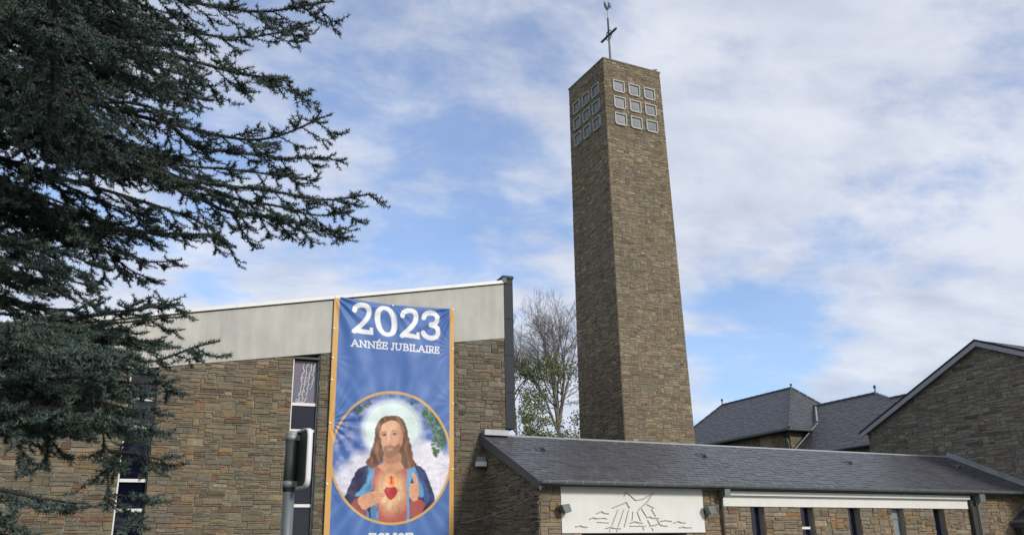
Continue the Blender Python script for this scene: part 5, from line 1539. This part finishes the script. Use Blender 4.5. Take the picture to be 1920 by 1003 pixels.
NVt = np.stack([bs - sidev * wd, bs + sidev * wd, bs + dirs * ln_], 2).reshape(-1, 3)
NF = np.arange(NS * NN * 3).reshape(-1, 3)
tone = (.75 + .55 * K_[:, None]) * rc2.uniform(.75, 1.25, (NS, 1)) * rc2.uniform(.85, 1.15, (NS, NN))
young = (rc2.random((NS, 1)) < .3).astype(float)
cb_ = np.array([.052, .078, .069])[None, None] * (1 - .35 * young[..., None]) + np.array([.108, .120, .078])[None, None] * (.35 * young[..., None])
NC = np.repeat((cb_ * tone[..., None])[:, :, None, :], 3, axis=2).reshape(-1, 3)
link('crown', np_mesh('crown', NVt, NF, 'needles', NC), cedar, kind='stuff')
print('CEDAR spurs', NS, 'twigs', len(S0_))

# ================================================================== bare trees and shrubs behind the ridge
def bare_tree(loc, leaders, seed, label, scale=1.0, trunk_h=8.5, r0=.20):
    r = np.random.default_rng(seed)
    A0, A1, Q0, Q1 = [], [], [], []
    def grow(p, d, length, rad, depth):
        nseg = max(2, int(length / .35))
        step = length / nseg
        rr = rad
        for k in range(nseg):
            d = d + r.normal(0, .06, 3) + UPV * .012
            d /= np.linalg.norm(d)
            q = p + d * step
            r2_ = max(.0045, rr * (1 - .42 / nseg))
            A0.append(p); A1.append(q); Q0.append(rr); Q1.append(r2_)
            p, rr = q, r2_
            if depth > 0 and (k > 0 or depth < 4) and r.random() < (.72 if depth > 1 else .6):
                w = r.uniform(0, 6.28)
                ax = np.array([math.cos(w), math.sin(w), 0]); ax -= d * ax.dot(d); ax /= max(np.linalg.norm(ax), 1e-6)
                an = r.uniform(.4, .9)
                grow(p, d * math.cos(an) + ax * math.sin(an), length * r.uniform(.45, .68), max(.0045, rr * r.uniform(.4, .6)), depth - 1)
        if depth > 0:
            for _ in range(2):
                w = r.uniform(0, 6.28)
                ax = np.array([math.cos(w), math.sin(w), 0]); ax -= d * ax.dot(d); ax /= max(np.linalg.norm(ax), 1e-6)
                an = r.uniform(.15, .45)
                grow(p, d * math.cos(an) + ax * math.sin(an), length * r.uniform(.55, .75), max(.0045, rr * .72), depth - 1)
    t = empty('bare_tree', loc, label=label, cat='tree')
    base = np.array([0, 0, -.1])
    topp = np.array([r.uniform(-.1, .1), 0, trunk_h])
    pts = [base + (topp - base) * k / 8 + np.array([.06 * math.sin(k * 1.3), .05 * math.cos(k), 0]) for k in range(9)]
    MB().tube([tuple(p) for p in pts], [r0 * (1 - .04 * k) * (.62 if k == 7 else .2 if k == 8 else 1) for k in range(9)], 10).build('trunk', 'grey_bark', t, smooth=True)
    for (dx, dy, dz, L, rd, z0) in leaders:
        k = z0 / trunk_h * 8
        i = min(int(k), 7)
        p = pts[i] + (pts[i + 1] - pts[i]) * (k - i)
        d = np.array([dx, dy, dz], float); d /= np.linalg.norm(d)
        grow(p, d, L * scale, rd, 5)
    vv, ff = seg_arrays(A0, A1, Q0, Q1, 4)
    link('crown', np_mesh('crown', vv, ff, 'grey_bark'), t, kind='stuff')
    print('bare tree pieces', len(A0))
    return t, np.array(A1), np.array(Q1)
def leaves(parent, pts, n, size, seed, cols, spread=.22):
    r = np.random.default_rng(seed)
    c = pts[r.integers(0, len(pts), n)] + r.normal(0, spread, (n, 3))
    a = r.normal(0, 1, (n, 3)); a /= np.linalg.norm(a, axis=1, keepdims=True)
    b = np.cross(a, r.normal(0, 1, (n, 3))); b /= np.linalg.norm(b, axis=1, keepdims=True)
    s = r.uniform(.6, 1.25, (n, 1)) * size
    v = np.stack([c - a * s, c + b * s * .5, c + a * s, c - b * s * .5], 1).reshape(-1, 3)
    cc = np.array(cols)[r.integers(0, len(cols), n)] * r.uniform(.7, 1.25, (n, 1))
    link('foliage', np_mesh('foliage', v, np.arange(n * 4).reshape(-1, 4), 'leaf', np.repeat(cc, 4, 0)), parent, kind='stuff')
LEAFC = [(.115, .145, .036), (.14, .165, .046), (.085, .115, .034), (.17, .18, .075)]
t1, a1, q1 = bare_tree((23.85, 42, 0), [(-.10, 0, 1, 3.2, .13, 8.6), (.30, .1, 1, 2.9, .11, 8.6), (-.55, .1, 1, 2.8, .09, 8.2), (.35, -.25, 1, 2.2, .08, 9.0), (.05, .3, 1, 2.4, .08, 9.2), (-.3, -.3, 1, 2.1, .07, 9.6)],
                       5, 'tall bare tree with fine twigs between the church fin and the tower', trunk_h=9.8)
lo = a1[(q1 < .02) & (a1[:, 2] < 12.0) & (a1[:, 0] < 1.6)]
leaves(t1, lo, 3500, .07, 8, LEAFC, .2)
t2, a2_, q2_ = bare_tree((22.0, 43.5, 0), [(-.45, 0, 1, 2.4, .09, 8.8), (-.1, .1, 1, 2.3, .08, 9.2), (-.9, .1, 1, 1.9, .07, 8.4)], 9, 'slender bare tree leaning towards the church behind its metal fin', trunk_h=9.6, r0=.13)
def shrub(loc, hgt, wid, n, seed, label):
    r = np.random.default_rng(seed)
    o = empty('leafy_shrub', loc, label=label, cat='shrub', group='leafy shrubs behind the entrance wing')
    A0, A1, Q0, Q1, tips = [], [], [], [], []
    for k in range(26):
        w = r.uniform(0, 6.28); lean = r.uniform(.05, .42)
        lean *= .6
        d = np.array([math.cos(w) * lean, math.sin(w) * lean, 1.0]); d /= np.linalg.norm(d)
        p = np.array([r.normal(0, .2), r.normal(0, .2), 0.0]); L = hgt * r.uniform(.6, 1.02); rr = .045
        for j in range(12):
            q = p + d * L / 12
            A0.append(p); A1.append(q); Q0.append(rr); Q1.append(rr * .85)
            rr *= .85; p = q
            d = d + r.normal(0, .08, 3); d /= np.linalg.norm(d)
            if j > 4:
                for _ in range(2):
                    e = q + r.normal(0, 1, 3) * np.array([.35, .35, .25]) * wid
                    A0.append(q); A1.append(e); Q0.append(.010); Q1.append(.005)
                    for t_ in (.4, .7, 1.0):
                        tips.append(q + (e - q) * t_)
    vv, ff = seg_arrays(A0, A1, Q0, Q1, 3)
    link('stems', np_mesh('stems', vv, ff, 'grey_bark'), o, kind='stuff')
    tips = np.array(tips); tips = tips[np.hypot(tips[:, 0], tips[:, 1]) < 2.3]
    leaves(o, tips, n, .072, seed + 3, LEAFC, .16)
shrub((22.0, 39.0, 0), 10.0, 1.0, 20000, 21, 'dense green shrub close against the church fin')
shrub((24.4, 39.6, 0), 10.4, 0.9, 14000, 22, 'loose green shrub beside the tower, under the bare tree')
bpy.context.view_layer.update()
